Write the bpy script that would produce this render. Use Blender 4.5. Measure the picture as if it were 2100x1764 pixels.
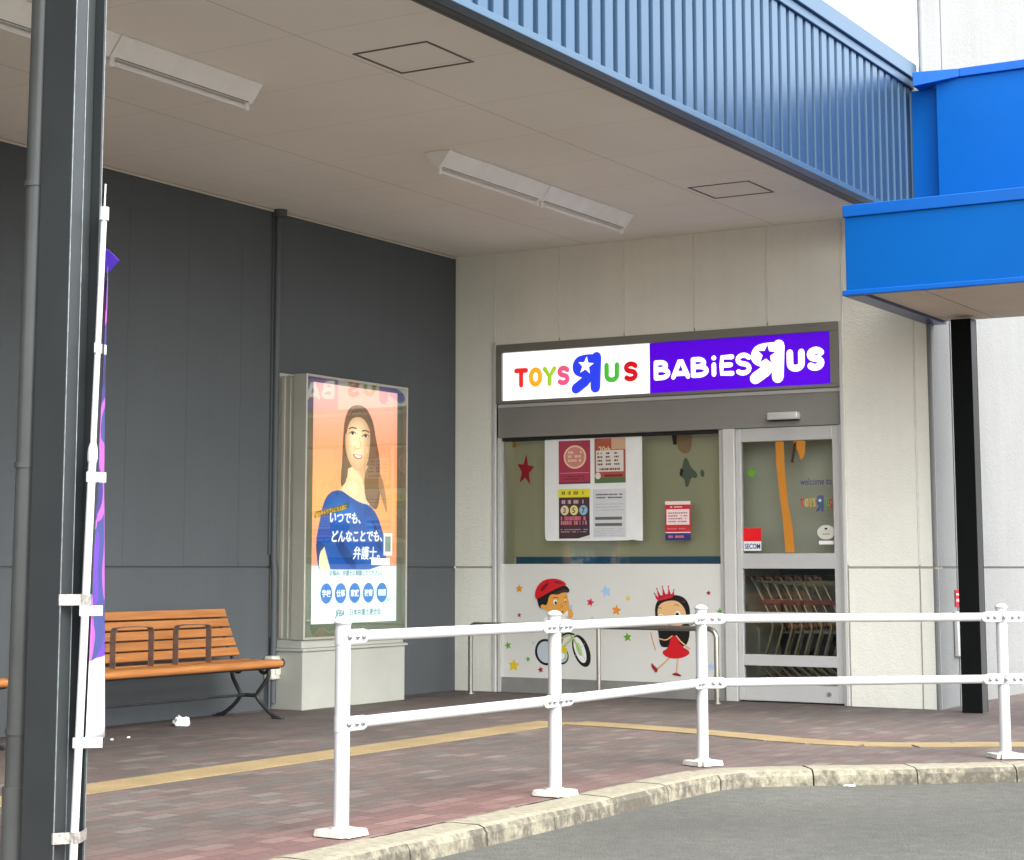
import bpy, bmesh, math, random
from mathutils import Vector, Matrix
random.seed(7)
for o in list(bpy.data.objects): bpy.data.objects.remove(o)
SC = bpy.context.scene
COL = SC.collection
PI = math.pi

# ------------------------------------------------------------------ camera
F_PX, YAW, PITCH, ROLL = 3850.1, .5473, .1229, .0005      # focal length in pixels of a 2100 px wide picture
CAM = Vector((9.3221, -14.7443, 1.12))
PPX, PPY = 1050-52.398, 882-195.22
def basis():
    cy, sy = math.cos(YAW), math.sin(YAW)
    r = Vector((cy, sy, 0)); f = Vector((-sy, cy, 0))*math.cos(PITCH)+Vector((0, 0, 1))*math.sin(PITCH)
    u = r.cross(f)
    return (r*math.cos(ROLL)+u*math.sin(ROLL), u*math.cos(ROLL)-r*math.sin(ROLL), f)
RR, UU, FF = basis()
cd = bpy.data.cameras.new('camera'); cam = bpy.data.objects.new('camera', cd); COL.objects.link(cam)
cam.matrix_world = Matrix(((RR.x, UU.x, -FF.x, CAM.x), (RR.y, UU.y, -FF.y, CAM.y), (RR.z, UU.z, -FF.z, CAM.z), (0, 0, 0, 1)))
cd.sensor_width = 36; cd.sensor_fit = 'HORIZONTAL'; cd.lens = F_PX/2100*36
cd.shift_x = 52.398/2100; cd.shift_y = -195.22/2100
cd.clip_start = .1; cd.clip_end = 2000
SC.camera = cam

# ------------------------------------------------------------------ sky, sun, exposure
SUN_EL, SUN_AZ = math.radians(50), math.radians(106)       # azimuth clockwise from +y
w = bpy.data.worlds.new('World'); SC.world = w; w.use_nodes = True
nt = w.node_tree; bg = nt.nodes['Background']
sky = nt.nodes.new('ShaderNodeTexSky'); sky.sky_type = 'NISHITA'; sky.sun_disc = False
sky.sun_elevation = SUN_EL; sky.sun_rotation = SUN_AZ; sky.dust_density = 3.0; sky.air_density = 1.0; sky.ozone_density = 1.0
hs = nt.nodes.new('ShaderNodeHueSaturation'); hs.inputs['Saturation'].default_value = .28
nt.links.new(sky.outputs[0], hs.inputs['Color']); nt.links.new(hs.outputs[0], bg.inputs['Color'])
bg.inputs['Strength'].default_value = .15
sd = bpy.data.lights.new('sun', 'SUN'); sd.energy = .5; sd.angle = math.radians(24); sd.color = (1, .95, .86)
so = bpy.data.objects.new('sun', sd); COL.objects.link(so)
sdir = Vector((math.sin(SUN_AZ)*math.cos(SUN_EL), math.cos(SUN_AZ)*math.cos(SUN_EL), math.sin(SUN_EL)))
so.rotation_euler = (-sdir).to_track_quat('-Z', 'Y').to_euler()
so.location = sdir*30
SC.view_settings.view_transform = 'Standard'; SC.view_settings.look = 'None'
SC.view_settings.gamma = 1; SC.view_settings.exposure = 2.5

# ------------------------------------------------------------------ materials
def srgb(r, g, b):
    f = lambda c: (c/255/12.92) if c <= 10 else ((c/255+.055)/1.055)**2.4
    return (f(r), f(g), f(b), 1)
MATS = {}
def mat(name, col, rough=.6, metal=0., spec=.5, noise=None, bump=None, emit=0., coat=0.):
    """noise=(scale, amount, detail) colour variation; bump=(scale, strength, distance)"""
    if name in MATS: return MATS[name]
    m = bpy.data.materials.new(name); m.use_nodes = True; MATS[name] = m
    t = m.node_tree; p = t.nodes['Principled BSDF']
    if len(col) == 3: col = (*col, 1)
    p.inputs['Base Color'].default_value = col; p.inputs['Roughness'].default_value = rough
    p.inputs['Metallic'].default_value = metal; p.inputs['Specular IOR Level'].default_value = spec
    p.inputs['Coat Weight'].default_value = coat
    if emit:
        p.inputs['Emission Color'].default_value = col; p.inputs['Emission Strength'].default_value = emit
    g = t.nodes.new('ShaderNodeNewGeometry')
    if noise:
        n = t.nodes.new('ShaderNodeTexNoise'); n.inputs['Scale'].default_value = noise[0]; n.inputs['Detail'].default_value = noise[2] if len(noise) > 2 else 5
        t.links.new(g.outputs['Position'], n.inputs['Vector'])
        r = t.nodes.new('ShaderNodeMapRange'); r.inputs['From Min'].default_value = .3; r.inputs['From Max'].default_value = .7
        r.inputs['To Min'].default_value = 1-noise[1]; r.inputs['To Max'].default_value = 1+noise[1]
        t.links.new(n.outputs['Fac'], r.inputs['Value'])
        v = t.nodes.new('ShaderNodeVectorMath'); v.operation = 'SCALE'; v.inputs[0].default_value = col[:3]
        t.links.new(r.outputs[0], v.inputs['Scale']); t.links.new(v.outputs[0], p.inputs['Base Color'])
    if bump:
        n2 = t.nodes.new('ShaderNodeTexNoise'); n2.inputs['Scale'].default_value = bump[0]; n2.inputs['Detail'].default_value = 4
        t.links.new(g.outputs['Position'], n2.inputs['Vector'])
        b = t.nodes.new('ShaderNodeBump'); b.inputs['Strength'].default_value = bump[1]; b.inputs['Distance'].default_value = bump[2]
        t.links.new(n2.outputs['Fac'], b.inputs['Height']); t.links.new(b.outputs[0], p.inputs['Normal'])
    return m

class NG:
    """tiny node-graph helper"""
    def __init__(s, m): s.t = m.node_tree; s.p = s.t.nodes['Principled BSDF']
    def n(s, typ, **kw):
        x = s.t.nodes.new(typ)
        for k, v in kw.items():
            if k.startswith('i_'): x.inputs[k[2:].replace('_', ' ')].default_value = v
            else: setattr(x, k, v)
        return x
    def l(s, a, b): s.t.links.new(a, b)
    def math(s, op, a, b=None, c=None):
        x = s.n('ShaderNodeMath', operation=op)
        for i, q in enumerate((a, b, c)):
            if q is None: continue
            if isinstance(q, (int, float)): x.inputs[i].default_value = q
            else: s.l(q, x.inputs[i])
        return x.outputs[0]
    def mix(s, fac, a, b):
        x = s.n('ShaderNodeMix', data_type='RGBA')
        for i, q in ((0, fac), (6, a), (7, b)):
            if isinstance(q, (int, float, tuple, list)): x.inputs[i].default_value = q
            else: s.l(q, x.inputs[i])
        return x.outputs[2]
    def noise(s, vec, scale, detail=4, rough=.5):
        x = s.n('ShaderNodeTexNoise'); x.inputs['Scale'].default_value = scale; x.inputs['Detail'].default_value = detail; x.inputs['Roughness'].default_value = rough
        s.l(vec, x.inputs['Vector']); return x.outputs['Fac']
    def ramp(s, fac, stops, interp='LINEAR'):
        x = s.n('ShaderNodeValToRGB'); cr = x.color_ramp; cr.interpolation = interp
        while len(cr.elements) < len(stops): cr.elements.new(.5)
        for e, (p, c) in zip(cr.elements, stops): e.position = p; e.color = c if len(c) == 4 else (*c, 1)
        s.l(fac, x.inputs['Fac']); return x.outputs['Color']
def newmat(name, rough=.7):
    m = bpy.data.materials.new(name); m.use_nodes = True; MATS[name] = m
    m.node_tree.nodes['Principled BSDF'].inputs['Roughness'].default_value = rough
    return m, NG(m)

# sprayed concrete panels: coarse stucco bump, faint dirt, joints are real grooves
def stucco(name, col, amt=.06, streak=.10, bs=70, bd=.004, strength=.6):
    m, g = newmat(name, .85); pos = g.n('ShaderNodeNewGeometry').outputs['Position']
    a = g.noise(pos, 1.3, 6); b = g.noise(pos, 22, 3)
    mp = g.n('ShaderNodeMapping'); mp.inputs['Scale'].default_value = (9, 9, .5); g.l(pos, mp.inputs['Vector'])
    c = g.noise(mp.outputs[0], 1, 4)
    f = g.math('ADD', g.math('MULTIPLY', g.math('SUBTRACT', a, .5), amt*4), g.math('ADD', g.math('MULTIPLY', g.math('SUBTRACT', b, .5), amt), g.math('MULTIPLY', g.math('SUBTRACT', c, .5), streak*2)))
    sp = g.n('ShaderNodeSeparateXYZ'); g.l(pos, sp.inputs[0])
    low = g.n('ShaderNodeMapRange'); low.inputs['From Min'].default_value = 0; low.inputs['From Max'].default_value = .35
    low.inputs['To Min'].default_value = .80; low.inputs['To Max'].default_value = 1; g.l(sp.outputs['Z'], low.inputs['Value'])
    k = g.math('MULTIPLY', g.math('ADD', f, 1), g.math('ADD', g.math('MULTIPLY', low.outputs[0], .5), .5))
    v = g.n('ShaderNodeVectorMath', operation='SCALE'); v.inputs[0].default_value = col[:3]; g.l(k, v.inputs['Scale'])
    g.l(v.outputs[0], g.p.inputs['Base Color'])
    bp_ = g.n('ShaderNodeBump'); bp_.inputs['Strength'].default_value = strength; bp_.inputs['Distance'].default_value = bd
    g.l(g.math('ADD', g.noise(pos, bs, 3), g.math('MULTIPLY', g.noise(pos, bs*.3, 2), .7)), bp_.inputs['Height']); g.l(bp_.outputs[0], g.p.inputs['Normal'])
    return m
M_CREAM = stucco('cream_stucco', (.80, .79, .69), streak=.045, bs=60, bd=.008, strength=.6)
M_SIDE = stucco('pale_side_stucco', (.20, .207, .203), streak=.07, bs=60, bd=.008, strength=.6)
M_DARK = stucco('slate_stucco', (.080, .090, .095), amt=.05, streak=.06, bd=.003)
M_JOINT = mat('shadow_line_sealant', (.36, .345, .29), .8, noise=(12, .1)); M_BEAD = mat('pale_bead', (.82, .80, .70), .7, noise=(12, .1))  # joint sealant darkened so the grooves' shadow line sits in its colour
M_JOINTD = mat('slate_sealant', (.055, .062, .065), .6)

# soffit boards with fine joints
m, g = newmat('soffit_board', .8); M_SOFF = m
pos = g.n('ShaderNodeNewGeometry').outputs['Position']; sp = g.n('ShaderNodeSeparateXYZ'); g.l(pos, sp.inputs[0])
def lines(co, off, pitch, wd):
    q = g.math('FRACT', g.math('DIVIDE', g.math('ADD', co, off), pitch))
    return g.math('LESS_THAN', g.math('MULTIPLY', g.math('MINIMUM', q, g.math('SUBTRACT', 1, q)), pitch), wd)
lx = lines(sp.outputs['X'], -3.225+1.82*4, 1.82, .0035); ly = lines(sp.outputs['Y'], 6.75+.91*20, .91, .003)
nz = g.noise(pos, .8, 5); nz2 = g.noise(pos, 9, 3)
base = g.ramp(g.math('ADD', g.math('MULTIPLY', nz, .8), g.math('MULTIPLY', nz2, .2)), [(.3, (.77, .74, .665)), (.7, (.83, .80, .725))])
lf = g.math('MAXIMUM', g.math('MULTIPLY', lx, .55), g.math('MULTIPLY', ly, .33))
g.l(g.mix(lf, base, (.2, .17, .13, 1)), g.p.inputs['Base Color'])

# pavers: long axis along y, mixed greys, pinks and reds, a redder border by the kerb
m, g = newmat('brick_pavers', .8); M_PAVE = m
pos = g.n('ShaderNodeNewGeometry').outputs['Position']; sp = g.n('ShaderNodeSeparateXYZ'); g.l(pos, sp.inputs[0])
cb = g.n('ShaderNodeCombineXYZ'); g.l(sp.outputs['Y'], cb.inputs[0]); g.l(sp.outputs['X'], cb.inputs[1])
def bricks(vec):
    b = g.n('ShaderNodeTexBrick'); b.offset = .5; b.squash = 1
    b.inputs['Color1'].default_value = (0, 0, 0, 1); b.inputs['Color2'].default_value = (1, 1, 1, 1); b.inputs['Mortar'].default_value = (0, 0, 0, 1)
    b.inputs['Scale'].default_value = 1; b.inputs['Mortar Size'].default_value = .004; b.inputs['Mortar Smooth'].default_value = .2
    b.inputs['Brick Width'].default_value = .2; b.inputs['Row Height'].default_value = .1
    g.l(vec, b.inputs['Vector']); return b
b = bricks(cb.outputs[0])
col = g.ramp(b.outputs['Color'], [(0, (.158, .125, .110)), (.22, (.192, .140, .122)), (.45, (.172, .150, .134)), (.6, (.218, .158, .140)), (.8, (.188, .168, .150)), (.93, (.255, .212, .188))], 'CONSTANT')
red = g.ramp(b.outputs['Color'], [(0, (.235, .125, .11)), (.4, (.28, .155, .135)), (.75, (.33, .20, .175))], 'CONSTANT')
wob = g.math('ADD', sp.outputs['X'], g.math('MULTIPLY', g.noise(pos, .9, 2), .5))
edge = g.n('ShaderNodeMapRange'); edge.inputs['From Min'].default_value = 4.30; edge.inputs['From Max'].default_value = 4.70; g.l(wob, edge.inputs['Value'])
far_ = g.n('ShaderNodeMapRange'); far_.inputs['From Min'].default_value = -6.6; far_.inputs['From Max'].default_value = -4.6; far_.inputs['To Min'].default_value = 1; far_.inputs['To Max'].default_value = .15; g.l(sp.outputs['Y'], far_.inputs['Value'])
dirt = g.noise(pos, 1.1, 6); d2 = g.noise(pos, 40, 3)
k = g.math('ADD', .15, g.math('ADD', g.math('MULTIPLY', dirt, .35), g.math('MULTIPLY', d2, .22)))
v = g.n('ShaderNodeVectorMath', operation='SCALE'); g.l(g.mix(g.math('MULTIPLY', edge.outputs[0], far_.outputs[0]), col, red), v.inputs[0]); g.l(k, v.inputs['Scale'])
g.l(g.mix(g.math('MULTIPLY', b.outputs['Fac'], .8), v.outputs[0], (.05, .04, .035, 1)), g.p.inputs['Base Color'])
bp_ = g.n('ShaderNodeBump'); bp_.inputs['Strength'].default_value = .5; bp_.inputs['Distance'].default_value = .004
g.l(g.math('SUBTRACT', g.math('MULTIPLY', d2, .5), b.outputs['Fac']), bp_.inputs['Height']); g.l(bp_.outputs[0], g.p.inputs['Normal'])

# tactile strip
m, g = newmat('yellow_tactile', .75); M_TACT = m
pos = g.n('ShaderNodeNewGeometry').outputs['Position']
a = g.noise(pos, 3, 6); a2 = g.noise(pos, 60, 3)
g.l(g.ramp(g.math('ADD', g.math('MULTIPLY', a, .6), g.math('MULTIPLY', a2, .4)), [(.3, (.155, .115, .055)), (.7, (.275, .205, .10))]), g.p.inputs['Base Color'])

# asphalt
m, g = newmat('asphalt', .9); M_ASPH = m
pos = g.n('ShaderNodeNewGeometry').outputs['Position']
a = g.noise(pos, .7, 6); a2 = g.noise(pos, 130, 2); a3 = g.noise(pos, 12, 5)
vr = g.n('ShaderNodeTexVoronoi'); vr.inputs['Scale'].default_value = 90; g.l(pos, vr.inputs['Vector'])
s_ = g.math('ADD', g.math('MULTIPLY', a, .35), g.math('ADD', g.math('MULTIPLY', a2, .35), g.math('MULTIPLY', a3, .3)))
s_ = g.math('ADD', s_, g.math('MULTIPLY', g.math('SUBTRACT', .35, vr.outputs['Distance']), .25))
g.l(g.ramp(s_, [(.3, (.036, .036, .030)), (.5, (.064, .064, .0545)), (.75, (.135, .135, .116))]), g.p.inputs['Base Color'])
bp_ = g.n('ShaderNodeBump'); bp_.inputs['Strength'].default_value = .7; bp_.inputs['Distance'].default_value = .005
g.l(g.math('ADD', a2, vr.outputs['Distance']), bp_.inputs['Height']); g.l(bp_.outputs[0], g.p.inputs['Normal'])

# kerb stone: cream top, stained face
m, g = newmat('kerb_stone', .9); M_KERB = m
geo = g.n('ShaderNodeNewGeometry'); pos = geo.outputs['Position']
sp = g.n('ShaderNodeSeparateXYZ'); g.l(geo.outputs['Normal'], sp.inputs[0])
mp = g.n('ShaderNodeMapping'); mp.inputs['Scale'].default_value = (1, 1, .8); g.l(pos, mp.inputs['Vector'])
st = g.math('ADD', g.math('MULTIPLY', g.noise(mp.outputs[0], 22, 7, .7), .6), g.math('MULTIPLY', g.noise(pos, 2.2, 3), .5))
sm = g.ramp(st, [(.45, (0, 0, 0)), (.60, (.95, .95, .95))])
face = g.math('SUBTRACT', 1, g.math('MULTIPLY', g.math('GREATER_THAN', sp.outputs['Z'], .7), .86))
cr = g.ramp(g.noise(pos, 25, 5), [(.3, (.165, .152, .108)), (.7, (.245, .227, .165))])
g.l(g.mix(g.math('MULTIPLY', sm, face), cr, (.060, .053, .040, 1)), g.p.inputs['Base Color'])
bp_ = g.n('ShaderNodeBump'); bp_.inputs['Strength'].default_value = .6; bp_.inputs['Distance'].default_value = .006
g.l(g.noise(pos, 60, 4), bp_.inputs['Height']); g.l(bp_.outputs[0], g.p.inputs['Normal'])

# bench timber
def wood(name, c1, c2, axis='Y'):
    m, g = newmat(name, .5); pos = g.n('ShaderNodeNewGeometry').outputs['Position']
    mp = g.n('ShaderNodeMapping'); mp.inputs['Scale'].default_value = (30, 1.6, 30) if axis == 'Y' else (1.6, 30, 30); g.l(pos, mp.inputs['Vector'])
    g.l(g.ramp(g.noise(mp.outputs[0], 1.5, 6, .6), [(.3, c1), (.7, c2)]), g.p.inputs['Base Color']); return m
M_WOOD = wood('orange_timber', (.32, .115, .026), (.48, .20, .056))

M_SOFT = mat('trim_dark', (.028, .029, .028), .45, noise=(6, .15))
M_FASC = mat('blue_grey_metal', (.058, .108, .170), .32, metal=.75, noise=(1.2, .05))
M_FCAP = mat('blue_grey_cap', (.066, .120, .180), .40, metal=.6)
M_BLUE = mat('bright_blue_paint', (.0, .082, .31), .5, spec=.12, noise=(1.0, .05), bump=(1.6, .15, .02))
M_BLUED = mat('blue_trim_paint', (.0, .085, .36), .4, spec=.3, noise=(3, .08))
M_BLUESH = mat('canopy_soffit_board', (.56, .49, .41), .8, noise=(3, .04))
M_COL = mat('charcoal_paint', (.022, .026, .027), .42, noise=(3, .12), bump=(25, .08, .003))
M_BLACKCOL = mat('black_paint', (.004, .005, .005), .8, spec=.12, noise=(4, .2))
M_PIPE = mat('grey_pipe_paint', (.060, .064, .060), .30, noise=(4, .15))
M_PIPED = mat('slate_pipe_paint', (.074, .084, .09), .6)
M_SEAM = mat('pale_metal_edge', (.17, .19, .20), .4, metal=.4, noise=(30, .3))
M_WHITE = mat('white_enamel', (.47, .48, .47), .38, spec=.5, coat=.15, noise=(7, .04))
M_BASE = mat('dirty_white_plate', (.40, .39, .35), .6, noise=(14, .25))
M_BOLT = mat('zinc_bolt', (.36, .37, .38), .35, metal=.8)
M_STEEL = mat('stainless_tube', (.45, .43, .39), .28, metal=.95, noise=(40, .08))
M_ALU = mat('anodised_frame', (.60, .60, .575), .42, metal=.35, noise=(3, .04))
M_ALUD = mat('grey_header_panel', (.255, .25, .225), .45, metal=.2, noise=(1.5, .05))
M_ALUL = mat('pale_jamb', (.60, .595, .56), .45, metal=.15, noise=(4, .04))
M_DKGAP = mat('dark_gap', (.012, .012, .012), .9)
M_PLINTH = mat('grey_plinth', (.22, .215, .195), .7, noise=(5, .1))
M_PANEL = mat('white_panel', (.66, .655, .60), .5, noise=(1.5, .03))
M_INT = mat('olive_interior_wall', (.56, .525, .34), .8, noise=(1.2, .05))
M_INT2 = mat('pale_interior_wall', (.62, .60, .47), .8, noise=(1.5, .06))
M_TEAL = mat('teal_skirting', (.01, .10, .19), .5)
M_FLOORI = mat('interior_floor', (.25, .24, .21), .4)
M_PAPER = mat('white_paper', (.78, .79, .76), .7, noise=(8, .03))
M_CASE = mat('pewter_case', (.45, .445, .37), .4, metal=.3, noise=(3, .05))
M_CASED = mat('olive_frame_inner', (.17, .19, .125), .5, noise=(4, .1))
M_PED = mat('pedestal_enamel', (.40, .405, .355), .55, noise=(4, .05))
M_FIX = mat('fixture_enamel', (.88, .87, .82), .35, noise=(6, .05))
M_TUBE = mat('unlit_tube_glass', (.80, .78, .74), .2)
M_IRON = mat('cast_iron', (.05, .05, .052), .45, metal=.5, noise=(12, .3))
M_ARM = mat('brown_armrest', (.17, .12, .10), .4, metal=.3, noise=(20, .2))
M_TAPE = mat('silver_tape', (.36, .345, .315), .3, metal=.5, noise=(60, .35))
M_EBOX = mat('ivory_box', (.66, .64, .55), .5, noise=(8, .05))

def glass(name, tint=(.93, .96, .93), rough=.0, ior=1.5, boost=0.0):
    m = bpy.data.materials.new(name); m.use_nodes = True; t = m.node_tree; MATS[name] = m
    t.nodes.remove(t.nodes['Principled BSDF']); out = t.nodes['Material Output']
    tr = t.nodes.new('ShaderNodeBsdfTransparent'); tr.inputs[0].default_value = (*tint, 1)
    gl = t.nodes.new('ShaderNodeBsdfGlossy'); gl.inputs['Roughness'].default_value = rough; gl.inputs[0].default_value = (.95, 1, .97, 1)
    fr = t.nodes.new('ShaderNodeFresnel'); fr.inputs[0].default_value = ior
    ad = t.nodes.new('ShaderNodeMath'); ad.operation = 'ADD'; ad.inputs[1].default_value = boost; t.links.new(fr.outputs[0], ad.inputs[0])
    mx = t.nodes.new('ShaderNodeMixShader'); t.links.new(ad.outputs[0], mx.inputs[0]); t.links.new(tr.outputs[0], mx.inputs[1]); t.links.new(gl.outputs[0], mx.inputs[2])
    t.links.new(mx.outputs[0], out.inputs[0]); return m
M_GLASS = glass('window_glass', boost=.02)
M_ADGLASS = glass('display_glass', (.97, .98, .96), ior=1.55, boost=.055)
def emit(name, col, s, spec=.3):
    return mat(name, col, .35, spec=spec, emit=s)
PURPLE = (.075, .0, .55)
M_SPUR = emit('lit_purple_face', PURPLE, .16); M_SWHI = emit('lit_white_face', (.92, .92, .90), .2)
M_SLET = emit('lit_white_letters', (.95, .95, .95), .32)

# ------------------------------------------------------------------ mesh helpers
class MB:
    def __init__(s): s.v = []; s.f = []; s.mi = []; s.mats = []; s.sm = []
    def _m(s, m):
        if m not in s.mats: s.mats.append(m)
        return s.mats.index(m)
    def add(s, vs, fs, m=None, smooth=False):
        o = len(s.v); s.v += [tuple(q) for q in vs]; k = s._m(m) if m else -1
        for f in fs: s.f.append([o+i for i in f]); s.mi.append(k); s.sm.append(smooth)
    def box(s, a, b, m=None):
        (x0, y0, z0), (x1, y1, z1) = a, b
        s.add([(x0,y0,z0),(x1,y0,z0),(x1,y1,z0),(x0,y1,z0),(x0,y0,z1),(x1,y0,z1),(x1,y1,z1),(x0,y1,z1)],
              [(0,3,2,1),(4,5,6,7),(0,1,5,4),(1,2,6,5),(2,3,7,6),(3,0,4,7)], m)
    def rbox(s, a, b, r=.01, m=None, seg=3, smooth=True):
        bm = bmesh.new(); bmesh.ops.create_cube(bm, size=1)
        for v in bm.verts:
            v.co = Vector([(a[i]+b[i])/2+v.co[i]*(b[i]-a[i]) for i in range(3)])
        bmesh.ops.bevel(bm, geom=bm.edges[:], offset=r, segments=seg, affect='EDGES', profile=.5)
        s.bm(bm, m, smooth)
    def bm(s, bm, m=None, smooth=False):
        bm.verts.index_update()
        s.add([v.co for v in bm.verts], [[v.index for v in f.verts] for f in bm.faces], m, smooth); bm.free()
    def prism(s, pts, d, m=None, smooth=False):
        """closed planar outline pts (3D) extruded by vector d"""
        n = len(pts); d = Vector(d); P = [Vector(p) for p in pts]
        s.add(P+[p+d for p in P], [list(range(n))[::-1], list(range(n, 2*n))]+[(i, (i+1) % n, n+(i+1) % n, n+i) for i in range(n)], m, smooth)
    def tube(s, pts, r, n=12, m=None, caps=True, flat=None, smooth=True, round_ends=False):
        """sweep; flat=(normal, thickness): elliptical section squeezed along normal"""
        P = [Vector(p) for p in pts]; R = r if isinstance(r, (list, tuple)) else [r]*len(P)
        R = list(R)
        if round_ends:
            d0 = (P[0]-P[1]).normalized(); d1 = (P[-1]-P[-2]).normalized(); a0, a1 = R[0], R[-1]
            pre = [(P[0]+d0*a0*math.sin(t), a0*math.cos(t)+1e-5) for t in (PI/2, PI*.36, PI*.2)]
            post = [(P[-1]+d1*a1*math.sin(t), a1*math.cos(t)+1e-5) for t in (PI*.2, PI*.36, PI/2)]
            P = [q[0] for q in pre]+P+[q[0] for q in post]; R = [q[1] for q in pre]+R+[q[1] for q in post]
        vs = []; fs = []; u = None
        for i, p in enumerate(P):
            a = P[max(i-1, 0)]; b = P[min(i+1, len(P)-1)]; d = (b-a)
            d = d.normalized() if d.length > 1e-9 else Vector((0, 0, 1))
            if flat:
                w_ = Vector(flat[0]); u_ = d.cross(w_).normalized()
                for k in range(n):
                    t = 2*PI*k/n; vs.append(p+u_*math.cos(t)*R[i]+w_*math.sin(t)*flat[1]*(R[i]/max(R)))
            else:
                if u is None: u = d.orthogonal().normalized()
                u = (u-d*u.dot(d)).normalized(); w_ = d.cross(u)
                for k in range(n):
                    t = 2*PI*k/n; vs.append(p+(u*math.cos(t)+w_*math.sin(t))*R[i])
        for i in range(len(P)-1):
            for k in range(n):
                fs.append((i*n+k, i*n+(k+1) % n, (i+1)*n+(k+1) % n, (i+1)*n+k))
        s.add(vs, fs, m, smooth)
        if caps:
            o = len(P)*n
            s.add(vs[:n], [list(range(n))[::-1]], m); s.add(vs[-n:], [list(range(n))], m)
    def ball(s, c, r, m=None, sc=(1, 1, 1), seg=12):
        bm = bmesh.new(); bmesh.ops.create_uvsphere(bm, u_segments=seg, v_segments=seg//2+2, radius=r)
        for v in bm.verts: v.co = Vector((v.co.x*sc[0]+c[0], v.co.y*sc[1]+c[1], v.co.z*sc[2]+c[2]))
        s.bm(bm, m, True)
    def poly(s, pts, m=None): s.add(pts, [list(range(len(pts)))], m)
    def build(s, name, m=None, parent=None, loc=None, bevel=0):
        me = bpy.data.meshes.new(name)
        v = s.v
        if loc is not None: v = [(a-loc[0], b-loc[1], c-loc[2]) for a, b, c in v]
        me.from_pydata(v, [], s.f)
        ms = list(s.mats)+([m] if m else [])
        for q in ms: me.materials.append(q)
        for p, k, sm in zip(me.polygons, s.mi, s.sm): p.material_index = k if k >= 0 else max(len(ms)-1, 0); p.use_smooth = sm
        me.update()
        o = bpy.data.objects.new(name, me); COL.objects.link(o)
        if loc is not None: o.location = loc
        if parent is not None:
            o.parent = parent
            if loc is None: o.matrix_parent_inverse = parent.matrix_world.inverted() if parent.type == 'MESH' else Matrix.Translation(-wloc(parent))
            else: o.location = Vector(loc)-wloc(parent)
        if bevel:
            md = o.modifiers.new('bevel', 'BEVEL'); md.width = bevel; md.segments = 2; md.limit_method = 'ANGLE'; md.angle_limit = math.radians(40)
        return o
def wloc(o):
    v = Vector(o.location); p = o.parent
    while p: v += Vector(p.location); p = p.parent
    return v
def thing(name, label, cat, loc=(0, 0, 0), group=None):
    o = bpy.data.objects.new(name, None); COL.objects.link(o); o.location = loc; o.empty_display_size = .1
    return tag(o, label, cat, group)
def tag(o, label, cat, group=None):
    o['label'] = label; o['category'] = cat
    if group: o['group'] = group
    return o
def struct(o): o['kind'] = 'structure'; return o
def part(name, mb, m=None, parent=None, bevel=0, label=None):
    """part whose vertices are in world coordinates (things are never rotated before their parts are built)"""
    me_o = mb.build(name, m, None, None, bevel)
    if parent is not None:
        wl = wloc(parent); me_o.parent = parent
        me_o.data.transform(Matrix.Translation(-wl))
    if label: me_o['label'] = label
    return me_o
def copy_tree(o, parent=None):
    c = o.copy(); COL.objects.link(c); c.parent = parent
    for ch in list(o.children): copy_tree(ch, c)
    return c
def chaikin(pts, closed=True, it=2):
    for _ in range(it):
        q = []; n = len(pts)
        rng = range(n if closed else n-1)
        if not closed: q.append(pts[0])
        for i in rng:
            a, b = pts[i], pts[(i+1) % n]
            q.append(tuple(a[k]*.75+b[k]*.25 for k in range(len(a)))); q.append(tuple(a[k]*.25+b[k]*.75 for k in range(len(a))))
        if not closed: q.append(pts[-1])
        pts = q
    return pts
def hit(ax, v, x, y):
    """where the sight line of photo point (x, y) (2100 px wide) meets the wall plane axis=v: used to measure flat artwork"""
    d = FF+RR*((x-PPX)/F_PX)-UU*((y-PPY)/F_PX); t = (v-CAM[ax])/d[ax]
    return CAM+d*t

# ------------------------------------------------------------------ ground, road, kerb
Rz = -.084
outer = [(4.975, -16), (4.975, -9), (4.975, -6.1), (4.98, -5.5), (5.00, -5.12), (5.12, -4.92), (5.376, -4.70), (5.85, -4.33), (6.28, -3.92), (7.2, -3.03), (9.0, -1.3), (12, 1.6)]
outer = chaikin(outer, False, 2)
def offset(path, d):
    r = []
    for i, p in enumerate(path):
        a = Vector(path[max(i-1, 0)]); b = Vector(path[min(i+1, len(path)-1)]); t = (b-a).normalized()
        r.append((p[0]-t.y*d, p[1]+t.x*d))
    return r
inner = offset(outer, .235)
gb = MB(); gb.poly([(-60, -80, Rz), (120, -80, Rz), (120, 120, Rz), (-60, 120, Rz)]); struct(gb.build('road', M_ASPH))
sb = MB()
row = [(x, y) for x, y in inner]+[(12, 14)]
for (xa_, ya_), (xb_, yb_) in zip(row, row[1:]):
    if yb_ > ya_+1e-5: sb.poly([(-.2, ya_, 0), (xa_, ya_, 0), (xb_, yb_, 0), (-.2, yb_, 0)])
struct(sb.build('sidewalk', M_PAVE))
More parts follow.
